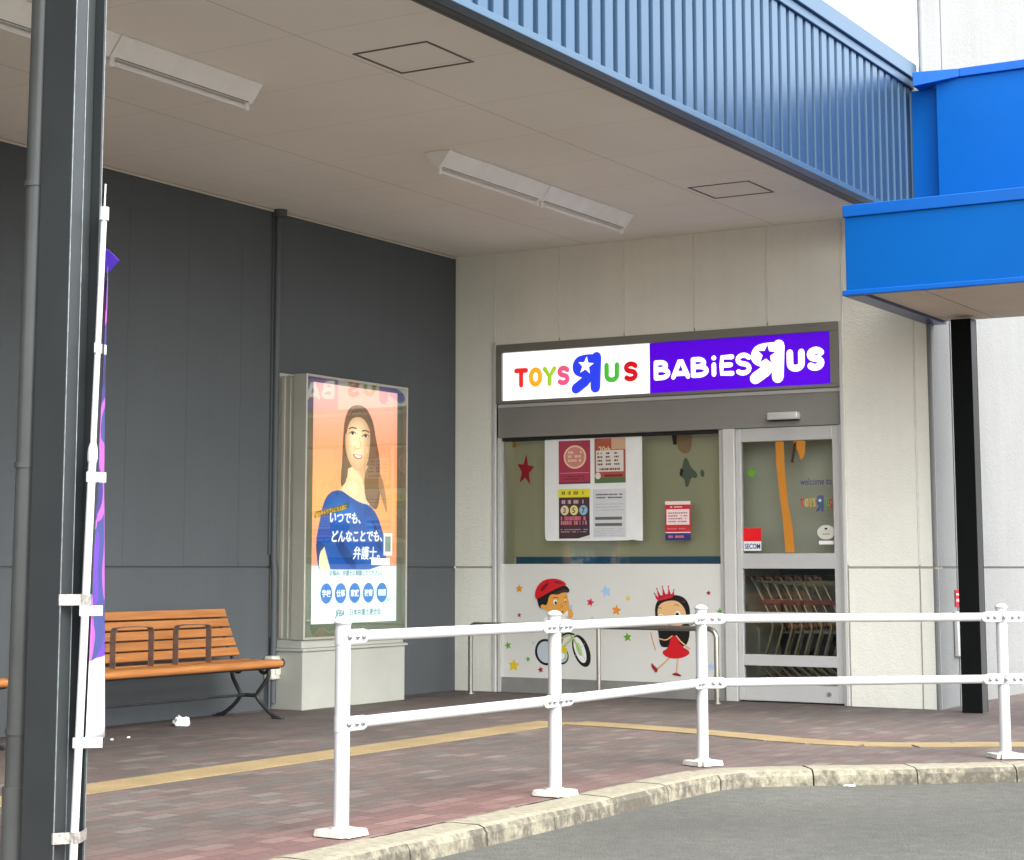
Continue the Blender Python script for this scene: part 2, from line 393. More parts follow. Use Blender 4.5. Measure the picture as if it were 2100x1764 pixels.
# kerb of separate stones cut from one path
def resample(path, step):
    out = [Vector(path[0])]; acc = 0
    for i in range(1, len(path)):
        a, b = Vector(path[i-1]), Vector(path[i]); L = (b-a).length; s = step-acc
        while s <= L: out.append(a+(b-a)*(s/L)); s += step
        acc = (acc+L) % step
    return out
kb = MB(); rs = resample(outer, .06)
i = 0
while i+10 < len(rs):
    seg = rs[i:i+11]; jog = random.uniform(-.004, .004); dz = random.uniform(-.003, .003)
    seg[0] = seg[0]+(seg[1]-seg[0])*.07; seg[-1] = seg[-1]-(seg[-1]-seg[-2])*.07
    prof = [(0, Rz-.05), (.006, -.028), (.022, -.004), (.05, .004), (.20, .006), (.232, .001), (.235, -.1)]
    rings = []
    for j, p in enumerate(seg):
        a = seg[max(j-1, 0)]; b = seg[min(j+1, len(seg)-1)]; t = (b-a).normalized(); nrm = Vector((-t.y, t.x))
        rings.append([Vector((p.x+nrm.x*(o_+jog), p.y+nrm.y*(o_+jog), z_+dz+random.uniform(-.0015, .0015))) for o_, z_ in prof])
    vs = [q for r_ in rings for q in r_]; n = len(prof)
    fs = [(j*n+k, (j+1)*n+k, (j+1)*n+k+1, j*n+k+1) for j in range(len(seg)-1) for k in range(n-1)]
    fs += [list(range(n)), [(len(seg)-1)*n+k for k in range(n)][::-1]]
    kb.add(vs, fs); i += 10
struct(kb.build('kerb', M_KERB))
# tactile strip: 0.3 m tiles on the sidewalk, bars in relief
tb = MB()
def tile(x, y): tb.box((x-.149, y-.149, .001), (x+.149, y+.149, .006))
ya = -13.0
while ya < -2.6: tile(2.55, ya); ya += .3
path2 = chaikin([(2.715, -2.66), (3.3, -2.72), (4.05, -2.93), (4.70, -3.17), (5.25, -3.12), (5.75, -2.68), (9.5, -.5)], False, 2)
rs2 = resample(path2, .3)
for k_, (a, b) in enumerate(zip(rs2, rs2[1:])):
    c = (a+b)/2; d = (b-a).normalized(); nrm = Vector((-d.y, d.x))
    q = [c+d*e1*.1485+nrm*e2*.147 for e1, e2 in ((-1, -1), (1, -1), (1, 1), (-1, 1))]
    tb.prism([(p.x, p.y, .001+.0004*(k_ % 2)) for p in q], (0, 0, .005))
struct(tb.build('tactile_paving', M_TACT))

# ------------------------------------------------------------------ store building
HC = 4.007; BAND = 1.115
B = thing('store_building', 'grey and cream store building with covered front walk and glazed entrance', 'building', (0, 0, 0))

dw = MB(); dw.box((-.25, -16, -.1), (0, 0, BAND-.008)); dw.box((-.25, -16, BAND+.008), (0, 0, 6)); dw.box((-.25, -16, BAND-.008), (-.012, 0, BAND+.008), M_JOINTD)
# faint raised vertical sealant seams of the slate wall panels
for y in (-3.17, -3.81, -4.48, -5.48, -6.4, -7.7):
    dw.box((0, y-.005, BAND+.012), (.0025, y+.005, HC-.01))
slate = part('slate_wall', dw, M_DARK, B)

# cream wall: opening x .44-3.76, z 0-3.15, sprayed panels with sealant joints
OX0, OX1, OZ = .44, 3.765, 3.150
WT = 6.9; XR = 4.54
cw = MB()
J = [.0, .43, 1.11, 1.765, 2.45, 3.13, 3.80, 4.40, XR]
gap = .007
def panel(x0, x1, z0, z1): cw.box((x0, 0, z0), (x1, .2, z1))
for i in range(len(J)-1):
    x0, x1 = J[i]+(gap if i else 0), J[i+1]-(gap if i < len(J)-2 else 0)
    for z0, z1 in ((-.1, BAND-.009), (BAND+.009, HC+.02), (HC+.02, WT)):
        if x1 <= OX0+.02 or x0 >= OX1: panel(x0, x1, z0, z1)
        elif z1 > OZ+.1:
            xx0 = x0; panel(xx0, x1, max(z0, OZ), z1)
cw.box((.0, .012, -.1), (OX0, .19, HC), M_JOINT); cw.box((OX1, .012, -.1), (XR-.01, .19, HC), M_JOINT); cw.box((OX0+.001, .010, OZ+.004), (OX1-.001, .19, WT-.1), M_JOINT)
# seams that stand out as pale beads over the joints
for x in J[1:-1]:
    lo = OZ+.03 if OX0-.02 < x < OX1 else BAND+.02
    cw.tube([(x, .0, lo), (x, .0, WT)], .0055, 8, M_BEAD)
cream = part('cream_wall', cw, M_CREAM, B)
# right side wall running back from the corner
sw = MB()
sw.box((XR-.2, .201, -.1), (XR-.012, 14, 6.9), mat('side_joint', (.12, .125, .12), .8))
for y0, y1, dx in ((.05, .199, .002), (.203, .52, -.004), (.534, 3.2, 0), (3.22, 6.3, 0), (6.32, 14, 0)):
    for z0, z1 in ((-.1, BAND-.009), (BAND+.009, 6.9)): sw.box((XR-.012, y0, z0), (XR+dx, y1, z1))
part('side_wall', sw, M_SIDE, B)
# rounded corner bead
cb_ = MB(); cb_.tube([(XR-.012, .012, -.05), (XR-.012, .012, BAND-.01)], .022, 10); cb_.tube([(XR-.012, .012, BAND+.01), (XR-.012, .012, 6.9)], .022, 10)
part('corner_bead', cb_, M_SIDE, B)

# covered walk: soffit, hatches, roof slab, fascia
TX = 4.325; SX = TX-.001; FX = 4.45; FZ0, FZ1 = 3.905, 5.14
sf = MB(); sf.box((0.001, -16, HC), (SX, -.001, HC+.03)); part('soffit', sf, M_SOFF, B)
mo = MB(); mo.tube([(.012, -16, HC-.012), (.012, -.02, HC-.012)], .012, 6); part('soffit_edge_bead', mo, mat('bead_cream', (.55, .5, .42), .6), B)
rf = MB(); rf.box((-.2, -16, HC+.04), (FX-.06, -.02, FZ1-.12)); part('roof', rf, M_SOFT, B)
tr = MB(); tr.box((TX, -16, FZ0), (FX-.062, -.002, HC+.02)); tr.box((TX-.02, -16, FZ0-.003), (TX+.012, -.004, FZ0+.02)); part('soffit_trim', tr, M_SOFT, B, .004)
for y0 in (-6.285, -1.86):
    h = MB(); x0, x1, y1 = 3.275, 3.78, y0+.50
    for a_, b_ in (((x0, y0), (x1, y0+.014)), ((x0, y1-.014), (x1, y1)), ((x0, y0+.015), (x0+.014, y1-.015)), ((x1-.014, y0+.015), (x1, y1-.015))):
        h.box((a_[0], a_[1], HC-.005), (b_[0], b_[1], HC+.001))
    part('access_hatch', h, mat('hatch_frame', (.11, .095, .075), .4, metal=.4), B)
# ribbed fascia sheet
fa = MB(); per = .155; prof = [(0, 0), (.095, 0), (.102, -.026), (.148, -.026)]
pts = []; y = -15.98
while y < -.02:
    for dy, dx in prof:
        if y+dy < -.02: pts.append((FX+dx, y+dy))
    y += per
pts.append((FX, -.012))
n = len(pts); vs = [(x, y, FZ0+.045) for x, y in pts]+[(x, y, FZ1-.11) for x, y in pts]
fa.add(vs, [(i, i+1, n+i+1, n+i) for i in range(n-1)])
fas = part('ribbed_fascia', fa, M_FASC, B)
lb = MB(); lb.box((FX-.06, -16, FZ0+.001), (FX+.022, -.004, FZ0+.044)); part('fascia_sill', lb, M_FCAP, fas, .004)
cp = MB(); cp.box((FX-.10, -16, FZ1-.115), (FX+.020, -.004, FZ1-.045)); cp.box((FX-.2, -16, FZ1-.0435), (FX+.045, -.006, FZ1+.09)); part('fascia_cap', cp, M_FCAP, fas, .006)

# slate downpipe boxed on the wall
dp = MB(); dp.tube([(.030, -2.755, HC-.005), (.030, -2.755, BAND+.06), (.040, -2.755, BAND-.05), (.040, -2.755, .05)], .027, 12)
dp.tube([(.05, -2.755, HC-.06), (.05, -2.755, HC-.001)], .055, 12)
dp.box((0.0, -2.80, BAND+.1), (.016, -2.71, HC-.02))
part('downpipe', dp, M_PIPED, B)

# ------------------------------------------------------------------ entrance glazing (parts of the building)
GY = .075                                                # glass plane
hd = MB(); hd.box((OX0+.004, .028, 2.292), (OX1-.004, .16, 2.565)); hd.box((OX0+.004, .022, 2.567), (OX1-.004, .16, 2.600), M_ALU)
header = part('door_header', hd, M_ALUD, B, .003)
sn = MB(); sn.rbox((3.13, -.055, 2.345), (3.405, .028, 2.408), .012); sn2 = part('door_sensor', sn, mat('sensor_shell', (.62, .62, .6), .3, metal=.2), header)
ss = MB(); ss.box((3.135, -.045, 2.338), (3.40, .02, 2.3455)); part('sensor_eye', ss, M_DKGAP, header)
# trim around the whole opening
for a_, b_ in (((OX0-.035, -.012, .0), (OX0, .08, OZ+.02)), ((OX1, -.012, .0), (OX1+.03, .08, OZ+.0))):
    ot = MB(); ot.box(a_, b_); part('opening_trim', ot, M_ALUL, B, .004)
# display window
win = MB()
win.box((OX0+.002, .02, .0), (OX0+.035, .13, 2.290)); win.box((2.645, .045, 0), (2.688, .13, 2.290)); win.box((OX0+.037, .05, 2.262), (2.643, .13, 2.288), M_DKGAP)
window = part('display_window', win, M_ALU, B, .002)
pn = MB(); pn.poly([(OX0+.036, GY, 1.145), (2.644, GY, 1.145), (2.644, GY, 2.262), (OX0+.036, GY, 2.262)]); part('pane', pn, M_GLASS, window)
lp = MB(); lp.box((OX0+.036, .052, .132), (2.644, .12, 1.144)); part('lower_panel', lp, M_PANEL, window)
pl = MB(); pl.box((OX0+.036, .035, .0), (2.80, .12, .130)); part('plinth', pl, M_PLINTH, window)

def F2D(x, y): return (1015+.25*x, 1137.5+.25*y)          # close-up coordinates of the panel art
def wallpoly(mb, plane, pts, m, off, conv=None, smooth=0, th=.0006):
    ax, v = plane
    if smooth: pts = chaikin(pts, True, smooth)
    q = [hit(ax, v, *(conv(*p) if conv else p)) for p in pts]
    bm = bmesh.new(); o = Vector((0, 0, 0)); o[ax] = off if ax == 0 else -off
    vs = [bm.verts.new(p+o) for p in q]; f = bm.faces.new(vs); f.normal_update()
    want = Vector((1, 0, 0)) if ax == 0 else Vector((0, -1, 0))
    if f.normal.dot(want) < 0: f.normal_flip()
    bmesh.ops.triangulate(bm, faces=[f], ngon_method='EAR_CLIP'); mb.bm(bm, m)
def wallline(mb, plane, pts, wd, m, off, conv=None, smooth=1):
    ax, v = plane
    if smooth and len(pts) > 2: pts = chaikin(pts, False, smooth)
    q = [hit(ax, v, *(conv(*p) if conv else p)) for p in pts]
    o = Vector((0, 0, 0)); o[ax] = off if ax == 0 else -off
    nrm = Vector((1, 0, 0)) if ax == 0 else Vector((0, -1, 0))
    mb.tube([p+o for p in q], wd/2, 6, m, caps=False, flat=(nrm, .0004), round_ends=True)
def star(cx, cz, r, rot=0, inner=.45, n=5):
    return [(cx+math.sin(rot+PI*i/n)*(r if i % 2 == 0 else r*inner), cz+math.cos(rot+PI*i/n)*(r if i % 2 == 0 else r*inner)) for i in range(2*n)]
PP = (1, .052)
def vin(name, rgb, rough=.4): return mat('vinyl_'+name, srgb(*rgb), rough)
V = dict(orange=vin('orange', (222, 140, 25)), red=vin('crimson', (200, 20, 50)), dred=vin('maroon', (150, 30, 45)), green=vin('green', (90, 160, 25)), yellow=vin('yellow', (225, 190, 20)),
         blue=vin('pale_blue', (165, 195, 230)), grey=vin('grey_blue', (185, 195, 200)), black=vin('black', (14, 12, 12)), skin=vin('tan_skin', (226, 160, 70)), skin2=vin('peach_skin', (226, 180, 125)),
         white=vin('white', (235, 235, 230)), hred=vin('helmet_red', (205, 15, 30)), hred2=vin('helmet_dark', (130, 8, 20)), brown=vin('hair_brown', (60, 38, 15)), khaki=vin('khaki', (120, 108, 70)), lime=vin('lime_frame', (175, 205, 130)), teal=vin('teal_shirt', (10, 75, 95)))
STARS = [(200, 280, 34, 'orange', 'orange'), (200, 497, 20, 'dred', 'small maroon'), (107, 745, 31, 'green', 'green'), (155, 908, 52, 'yellow', 'large yellow'), (272, 858, 22, 'green', 'small green'), (375, 945, 26, 'dred', 'maroon'),
         (315, 725, 17, 'grey', 'faint grey'), (783, 392, 34, 'red', 'crimson'), (912, 303, 50, 'blue', 'large pale blue'), (1092, 357, 23, 'yellow', 'small yellow'), (997, 457, 42, 'orange', 'orange'), (1087, 678, 36, 'green', 'green'),
         (1753, 315, 20, 'dred', 'small maroon'), (1845, 470, 28, 'green', 'green'), (1775, 920, 32, 'blue', 'pale blue'), (800, 521, 16, 'grey', 'faint grey')]
for x, y, r, c, lab in STARS:
    s_ = MB(); p = hit(1, .052, *F2D(x, y)); rr = r*.25/222
    P_ = star(p.x, p.z, rr*1.08, random.uniform(-.25, .25)); bm = bmesh.new()
    f = bm.faces.new([bm.verts.new((a_, .052-.0012, b_)) for a_, b_ in P_]); f.normal_update()
    if f.normal.y > 0: f.normal_flip()
    bmesh.ops.triangulate(bm, faces=[f], ngon_method='EAR_CLIP'); s_.bm(bm); part('star_sticker', s_, V[c], window, label=lab+' star sticker on the white panel')
# boy on a bicycle
boy = MB(); L0 = .0012; dL = .0007
def bp(pts, c, k, sm=2): wallpoly(boy, PP, pts, V[c] if isinstance(c, str) else c, L0+dL*k, F2D, sm)
def bl(pts, wd, c, k, sm=1): wallline(boy, PP, pts, wd, V[c], L0+dL*k+.0004, F2D, sm)
def ell(cx, cy, rx, ry, rot=0, n=28):
    return [(cx+rx*math.cos(t)*math.cos(rot)-ry*math.sin(t)*math.sin(rot), cy+rx*math.cos(t)*math.sin(rot)+ry*math.sin(t)*math.cos(rot)) for t in [2*PI*i/n for i in range(n)]]
bp(ell(420, 800, 90, 110, -.2), 'black', 0, 0); bp(ell(420, 800, 72, 90, -.2), 'grey', 1, 0)
bp(ell(545, 830, 60, 72, -.25), 'black', 0, 0); bp(ell(545, 825, 52, 62, -.25), 'grey', 1, 0); bp(ell(560, 805, 32, 52, -.2), 'lime', 2, 0); bp(ell(550, 830, 24, 26), 'white', 3, 0)
bp(ell(710, 790, 66, 138, -.33), 'black', 0, 0); bp(ell(698, 782, 42, 112, -.33), 'white', 1, 0); bp(ell(690, 775, 20, 60, -.33), 'lime', 2, 0); bp(ell(697, 780, 30, 96, -.33), 'white', 1.6, 0)
bl([(690, 775), (660, 700)], .006, 'grey', 2); bl([(700, 780), (740, 860)], .004, 'grey', 2); bl([(700, 780), (660, 830)], .004, 'grey', 2); bl([(700, 780), (735, 730)], .004, 'grey', 2)
bl([(700, 782), (650, 690), (618, 640)], .018, 'lime', 4); bl([(640, 680), (540, 790), (500, 840)], .018, 'lime', 4); bl([(620, 650), (520, 700), (470, 760)], .014, 'lime', 4); bl([(650, 655), (600, 640), (560, 660)], .016, 'black', 5)
bp([(470, 600), (560, 600), (565, 680), (550, 745), (500, 750), (440, 720)], 'khaki', 5); bp([(520, 740), (560, 745), (600, 775), (590, 800), (530, 800), (490, 790), (480, 770)], 'yellow', 6, 2)
bp([(480, 700), (530, 740), (525, 770), (490, 760)], 'black', 6, 1)
bp([(400, 500), (560, 495), (600, 520), (560, 600), (470, 640), (400, 620)], 'white', 5); bp([(470, 500), (530, 498), (520, 560), (460, 560)], 'teal', 6); bp([(545, 510), (620, 500), (640, 470), (620, 450), (590, 460), (560, 490)], 'white', 7)
bp([(600, 455), (615, 420), (635, 425), (632, 455), (648, 490), (636, 520), (605, 525)], 'skin', 8); bp(ell(625, 428, 14, 18), 'blue', 9, 0)
bp([(435, 330), (530, 300), (595, 315), (600, 360), (612, 400), (604, 450), (575, 490), (520, 505), (465, 485), (425, 455), (385, 440), (365, 425), (380, 395), (425, 400)], 'skin', 7)
bp([(355, 395), (345, 350), (430, 300), (560, 240), (612, 275), (615, 312), (560, 310), (520, 330), (470, 322), (445, 345), (435, 400), (415, 420), (395, 415), (385, 445), (365, 430)], 'black', 8, 1)
bp([(470, 325), (540, 290), (600, 285), (605, 312), (560, 308), (525, 330)], 'brown', 9, 1)
bp([(333, 350), (333, 300), (360, 245), (410, 205), (490, 193), (560, 213), (598, 250), (540, 262), (440, 312), (350, 368)], 'hred', 10, 1)
bp([(370, 300), (400, 250), (450, 225), (440, 250), (400, 300)], 'hred2', 11, 1); bp([(480, 215), (550, 225), (570, 240), (500, 240)], 'hred2', 11, 1)
bp(ell(498, 390, 17, 21), 'white', 10, 0); bp(ell(503, 396, 9, 13), 'black', 11, 0); bp(ell(580, 382, 8, 15), 'white', 10, 0); bp(ell(582, 385, 5, 9), 'black', 11, 0)
bl([(480, 355), (505, 348), (525, 358)], .005, 'brown', 10); bl([(572, 350), (590, 346)], .005, 'brown', 10); bl([(545, 405), (562, 425), (545, 432)], .003, 'brown', 10); bl([(500, 462), (530, 478), (565, 468)], .006, 'black', 10)
bp(ell(397, 425, 20, 16), 'skin', 9.5, 0)
part('cycling_child_sticker', boy, None, window, label='sticker of a child in a red helmet riding a bicycle')
# girl with a crown
boy = MB()
bp([(1315, 500), (1313, 420), (1340, 370), (1390, 340), (1480, 328), (1550, 348), (1590, 400), (1603, 470), (1600, 620), (1592, 700), (1560, 760), (1480, 740), (1400, 765), (1352, 750), (1342, 640), (1320, 560)], 'black', 0)
bp([(1330, 440), (1370, 392), (1440, 375), (1500, 380), (1548, 425), (1572, 490), (1558, 560), (1500, 605), (1400, 605), (1345, 565)], 'skin2', 1)
bp(ell(1500, 490, 24, 27), 'white', 2, 0); bp(ell(1497, 492, 14, 17), 'black', 3, 0); bp(ell(1362, 512, 20, 26), 'white', 2, 0); bp(ell(1364, 514, 12, 16), 'black', 3, 0)
bl([(1335, 440), (1352, 436), (1368, 440)], .005, 'black', 2); bl([(1475, 415), (1490, 408), (1510, 420)], .005, 'black', 2); bl([(1430, 500), (1420, 530), (1436, 540)], .003, 'brown', 2); bl([(1400, 568), (1430, 582), (1470, 565)], .006, 'dred', 2)
bp([(1328, 382), (1340, 345), (1400, 322), (1462, 322), (1466, 350), (1400, 368)], 'red', 4, 1)
for x0, y0, x1, y1 in ((1336, 355, 1310, 318), (1355, 345, 1330, 280), (1390, 330, 1376, 262), (1432, 326, 1425, 262), (1458, 330, 1470, 290)):
    bp([(x0-12, y0+10), (x1, y1), (x0+14, y0+6)], 'red', 4, 0); bp(ell(x1, y1, 6, 6), 'dred', 5, 0)
bl([(1535, 385), (1560, 390)], .006, 'dred', 2)
bl([(1455, 668), (1405, 705), (1350, 690)], .012, 'skin2', 3); bl([(1490, 668), (1530, 720), (1600, 770)], .012, 'skin2', 3); bl([(1280, 640), (1300, 710), (1320, 780)], .010, 'skin2', 3)
bl([(1440, 840), (1390, 890), (1340, 935)], .014, 'skin2', 1); bl([(1505, 845), (1498, 910), (1490, 970)], .014, 'skin2', 1)
bp([(1448, 665), (1490, 665), (1530, 750), (1612, 800), (1560, 842), (1480, 856), (1410, 842), (1365, 800), (1425, 765)], 'hred', 4, 1)
bp([(1283, 883), (1312, 915), (1342, 940), (1326, 975), (1300, 940), (1288, 925)], 'dred', 5, 1); bp([(1455, 975), (1500, 968), (1545, 1002), (1460, 990)], 'dred', 5, 1)
part('crowned_child_sticker', boy, None, window, label='sticker of a child with a red crown and red dress')

# sliding door: frame, three panes
dj = MB(); dj.box((2.690, .02, 0), (2.795, .13, 2.290)); dj.box((3.735, .02, 0), (OX1-.002, .13, 2.290)); part('door_jamb', dj, M_ALUL, B, .003)
D0, D1 = 2.800, 3.730
sd_ = MB()
sd_.box((D0, .045, .012), (D0+.045, .10, 2.288)); sd_.box((D1-.062, .045, .012), (D1, .10, 2.288))
for z0, z1 in ((.012, .150), (.300, .392), (.690, .745), (1.105, 1.232), (2.175, 2.288)): sd_.box((D0+.046, .046, z0), (D1-.063, .099, z1))
door = part('sliding_door', sd_, M_ALU, B, .003)
for z0, z1 in ((.151, .299), (.393, .689), (.746, 1.104), (1.233, 2.174)):
    p_ = MB(); p_.poly([(D0+.046, GY, z0), (D1-.063, GY, z0), (D1-.063, GY, z1), (D0+.046, GY, z1)]); part('pane', p_, M_GLASS, door)
lk = MB(); lk.tube([(3.60, .046, .085), (3.60, .036, .085)], .018, 14); part('lock', lk, M_BOLT, door)
st_ = MB()
def rect(mb, ax, v, x0, z0, x1, z1, m):
    mb.poly([(x0, v, z0), (x1, v, z0), (x1, v, z1), (x0, v, z1)] if ax == 1 else [(v, x0, z0), (v, x1, z0), (v, x1, z1), (v, x0, z1)], m)

# text helper: font outlines turned into thin meshes
def text_mesh(s, size, bold=0., extrude=.0008, align='LEFT', shear=0.):
    c = bpy.data.curves.new('t', 'FONT'); c.body = s; c.size = size; c.extrude = extrude; c.offset = bold; c.align_x = align; c.shear = shear; c.resolution_u = 3
    o = bpy.data.objects.new('t', c); COL.objects.link(o)
    bpy.context.view_layer.update(); dg = bpy.context.evaluated_depsgraph_get()
    me = bpy.data.meshes.new_from_object(o.evaluated_get(dg)); bpy.data.objects.remove(o); bpy.data.curves.remove(c)
    return me
def text(mb, s, origin, size, m, plane='front', bold=0., sx=1., rot=0., align='LEFT', shear=0.):
    """plane 'front': faces -y, reads along +x; 'side': faces +x, reads along +y"""
    me = text_mesh(s, size, bold, .0006, align, shear); ca, sa = math.cos(rot), math.sin(rot)
    vs = []
    for v in me.vertices:
        u, w_, d = v.co.x*sx, v.co.y, v.co.z
        u, w_ = u*ca-w_*sa, u*sa+w_*ca
        vs.append((origin[0]+u, origin[1]-d, origin[2]+w_) if plane == 'front' else (origin[0]+d, origin[1]+u, origin[2]+w_))
    mb.add(vs, [list(p.vertices) for p in me.polygons], m); bpy.data.meshes.remove(me)

# small stickers on the door glass
GF = GY-.003
e_ = MB(); rect(e_, 1, GF, 2.850, 1.335, 3.010, 1.445, vin('alarm_red', (225, 15, 25))); rect(e_, 1, GF, 2.850, 1.255, 3.010, 1.334, V['white']); text(e_, 'SECOM', (2.857, GF-.0015, 1.272), .062, vin('alarm_blue', (30, 60, 130)), sx=.72, bold=.001)
part('alarm_sticker', e_, None, door, label='red sticker with a white strip reading SECOM')
e_ = MB(); text(e_, 'welcome to', (3.372, GF-.001, 1.800), .080, vin('greeting_navy', (70, 70, 110)), sx=.72, bold=.0008); part('greeting_lettering', e_, None, door)
LC = dict(red=(200, 40, 30), orange=(225, 150, 40), gold=(215, 180, 60), green=(60, 150, 60), blue=(45, 60, 150), grey=(90, 110, 120))

# rounded logo lettering: strokes in a unit box
def arc(cx, cy, rx, ry, a0, a1, n=9): return [(cx+rx*math.cos(math.radians(a0+(a1-a0)*i/n)), cy+ry*math.sin(math.radians(a0+(a1-a0)*i/n))) for i in range(n+1)]
GL = {
 'B': ([[(0, 0), (0, 1)], [(0, 1), (.18, 1)]+arc(.2, .77, .24, .23, 90, -90)+[(0, .54)], [(0, .54), (.2, .54)]+arc(.24, .27, .30, .27, 90, -90)+[(0, 0)]], .54),
 'A': ([[(0, 0), (.30, 1), (.36, 1), (.66, 0)], [(.10, .20), (.56, .20)]], .66),
 'i': ([[(0, 0), (0, .58)], [(0, 1.0), (0.01, 1.0)]], .0),
 'E': ([[(.46, 1), (.02, 1), (0, .5), (0, .02), (.46, 0)], [(0, .52), (.40, .52)]], .46),
 'S': ([[(.52, .86)]+arc(.28, .76, .25, .24, 40, 250)+arc(.26, .25, .27, .26, 70, -140)], .54),
 'U': ([[(0, 1)]+arc(.28, .30, .28, .30, 180, 360)+[(.56, 1)]], .56),
 'T': ([[(0, 1), (.60, 1)], [(.30, 1), (.30, 0)]], .6),
 'O': ([arc(.30, .5, .30, .5, 90, 450, 20)], .6),
 'Y': ([[(0, 1), (.28, .5), (.56, 1)], [(.28, .5), (.28, 0)]], .56),
}
def glyph(mb, ch, x, y, z, h, r, m, sx=1., rot=0., shear=0., thick=.006):
    ca, sa = math.cos(rot), math.sin(rot)
    for st in GL[ch][0]:
        P_ = [(px*h*sx+shear*py*h, py*h) for px, py in st]
        P_ = [(x+a_*ca-b_*sa, y, z+a_*sa+b_*ca) for a_, b_ in P_]
        mb.tube(P_, r, 12, m, caps=False, flat=(Vector((0, -1, 0)), thick), round_ends=True)
def big_r(mb, x, y, z, w_, h, m, mstar, thick=.007):
    """mirrored R: filled bowl on the left, stem on the right, leg kicking out to the lower left, star in the bowl"""
    r = w_*.165
    out = [(1, 0), (1, 1)]
    def Q(a_, b_): return (x+a_*w_, y, z+b_*h)
    mb.tube([Q(.80, .08), (Q(.82, .5)), Q(.84, .90)], r, 14, m, caps=False, flat=(Vector((0, -1, 0)), thick), round_ends=True)
    mb.tube([Q(.62, .42), Q(.45, .25), Q(.16, .07)], r*.95, 14, m, caps=False, flat=(Vector((0, -1, 0)), thick), round_ends=True)
    bowl = chaikin([(.86, 1.0), (.40, 1.0), (.16, .92), (.04, .72), (.08, .50), (.26, .38), (.55, .34), (.90, .36)], True, 2)
    P_ = [Vector(Q(a_, b_)) for a_, b_ in bowl]
    mb.prism([(p.x, y-thick*.9, p.z) for p in P_], (0, thick*.9, 0), m)
    c = Q(.50, .69); R_ = w_*.27
    S_ = star(c[0], c[2], R_, .12, .42)
    mb.prism([(a_, y-thick-.002, b_) for a_, b_ in S_], (0, .0022, 0), mstar)

# lit sign box over the entrance
SG = thing('entrance_sign', 'long lit sign over the entrance, white left part and purple right part with rounded letters', 'sign', (2.1, .05, 2.62))
fr = MB(); Z0, Z1 = 2.603, OZ-.002; X0, X1 = OX0+.004, OX1-.004
fr.box((X0, -.01, Z1-.075), (X1, .16, Z1)); fr.box((X0, -.01, Z0), (X1, .16, Z0+.026)); fr.box((X0, -.01, Z0+.027), (X0+.062, .16, Z1-.076)); fr.box((X1-.075, -.01, Z0+.027), (X1, .16, Z1-.076))
part('sign_frame', fr, mat('sign_frame_grey', (.24, .235, .20), .4, metal=.25), SG, .003)
YF = .012
wf = MB(); wf.box((X0+.064, YF, Z0+.028), (2.008, .15, Z1-.078)); part('white_face', wf, M_SWHI, SG)
pf = MB(); pf.box((2.010, YF-.001, Z0+.028), (X1-.077, .15, Z1-.078)); part('purple_face', pf, M_SPUR, SG)
yl = YF-.002
lt = MB(); zb = 2.744
def letter(mb, ch, xl, wd, ht, r_, m, z=None):
    """letter fitted to its outer width wd and height ht, stroke radius r_"""
    h_ = ht-2*r_; z = (zb if z is None else z)+r_
    if GL[ch][1] == 0: glyph(mb, ch, xl+wd/2, yl, z, h_, r_, m); return
    glyph(mb, ch, xl+r_, yl, z, h_, r_, m, (wd-2*r_)/(GL[ch][1]*h_))
for ch, xl, wd, ht, dz in (('B', 2.050, .160, .176, -.004), ('A', 2.218, .182, .182, -.004), ('B', 2.408, .168, .180, 0), ('i', 2.590, .070, .184, 0), ('E', 2.677, .138, .184, 0), ('S', 2.822, .154, .194, -.002)):
    letter(lt, ch, xl, wd, ht, .0210, M_SLET, zb+dz)
big_r(lt, 2.958, yl, zb-.055, .318, .318, M_SLET, M_SPUR)
letter(lt, 'U', 3.296, .160, .190, .0285, M_SLET, zb+.004); letter(lt, 'S', 3.470, .162, .200, .0285, M_SLET, zb+.004)
part('white_lettering', lt, None, SG)
lt = MB(); e = lambda n_, c: emit('lit_letter_'+n_, srgb(*c)[:3], .16)
yl = YF-.001
for ch, xl, wd, c in (('T', .628, .148, ('red', (215, 40, 40))), ('O', .782, .145, ('orange', (240, 160, 30))), ('Y', .928, .145, ('green', (150, 190, 40))), ('S', 1.075, .135, ('pink', (215, 80, 120))), ('U', 1.560, .150, ('leaf', (70, 165, 60))), ('S', 1.748, .148, ('crimson', (190, 15, 25)))):
    letter(lt, ch, xl, wd, .180, .0235, e(*c))
big_r(lt, 1.225, yl, 2.685, .305, .325, e('blue', (40, 60, 215)), M_SWHI)
part('coloured_lettering', lt, None, SG)
# repeat lettering, small, on the door glass
e_ = MB(); x = 3.372
for ch, c, sx in (('T', 'red', .7), ('O', 'gold', .62), ('Y', 'gold', .6), ('S', 'gold', .5)):
    glyph(e_, ch, x, GF-.002, 1.62, .062,   .0050, vin('mini_'+c, LC[c]), sx, thick=.001); x += GL[ch][1]*.062*sx+.0135
big_r(e_, x-.006, GF-.002, 1.575, .070, .135, vin('mini_slate', (70, 85, 120)), V['white'], thick=.001); x += .076
for ch, c, sx in (('U', 'green', .6), ('S', 'red', .6)): glyph(e_, ch, x, GF-.002, 1.605, .068, .0065, vin('mini_'+c, LC[c]), sx, thick=.001); x += .022+.013
part('shop_name_lettering', e_, None, door)
e_ = MB(); cx, cz = 3.59, 1.405
e_.poly([(cx+.078*math.cos(t), GF-.001, cz+.060*math.sin(t)) for t in [2*PI*i/24 for i in range(24)]], vin('oval_pale', (205, 205, 190)))
e_.tube([(cx+.078*math.cos(t), GF-.0015, cz+.060*math.sin(t)) for t in [2*PI*i/24 for i in range(25)]], .002, 6, V['grey'], caps=False)
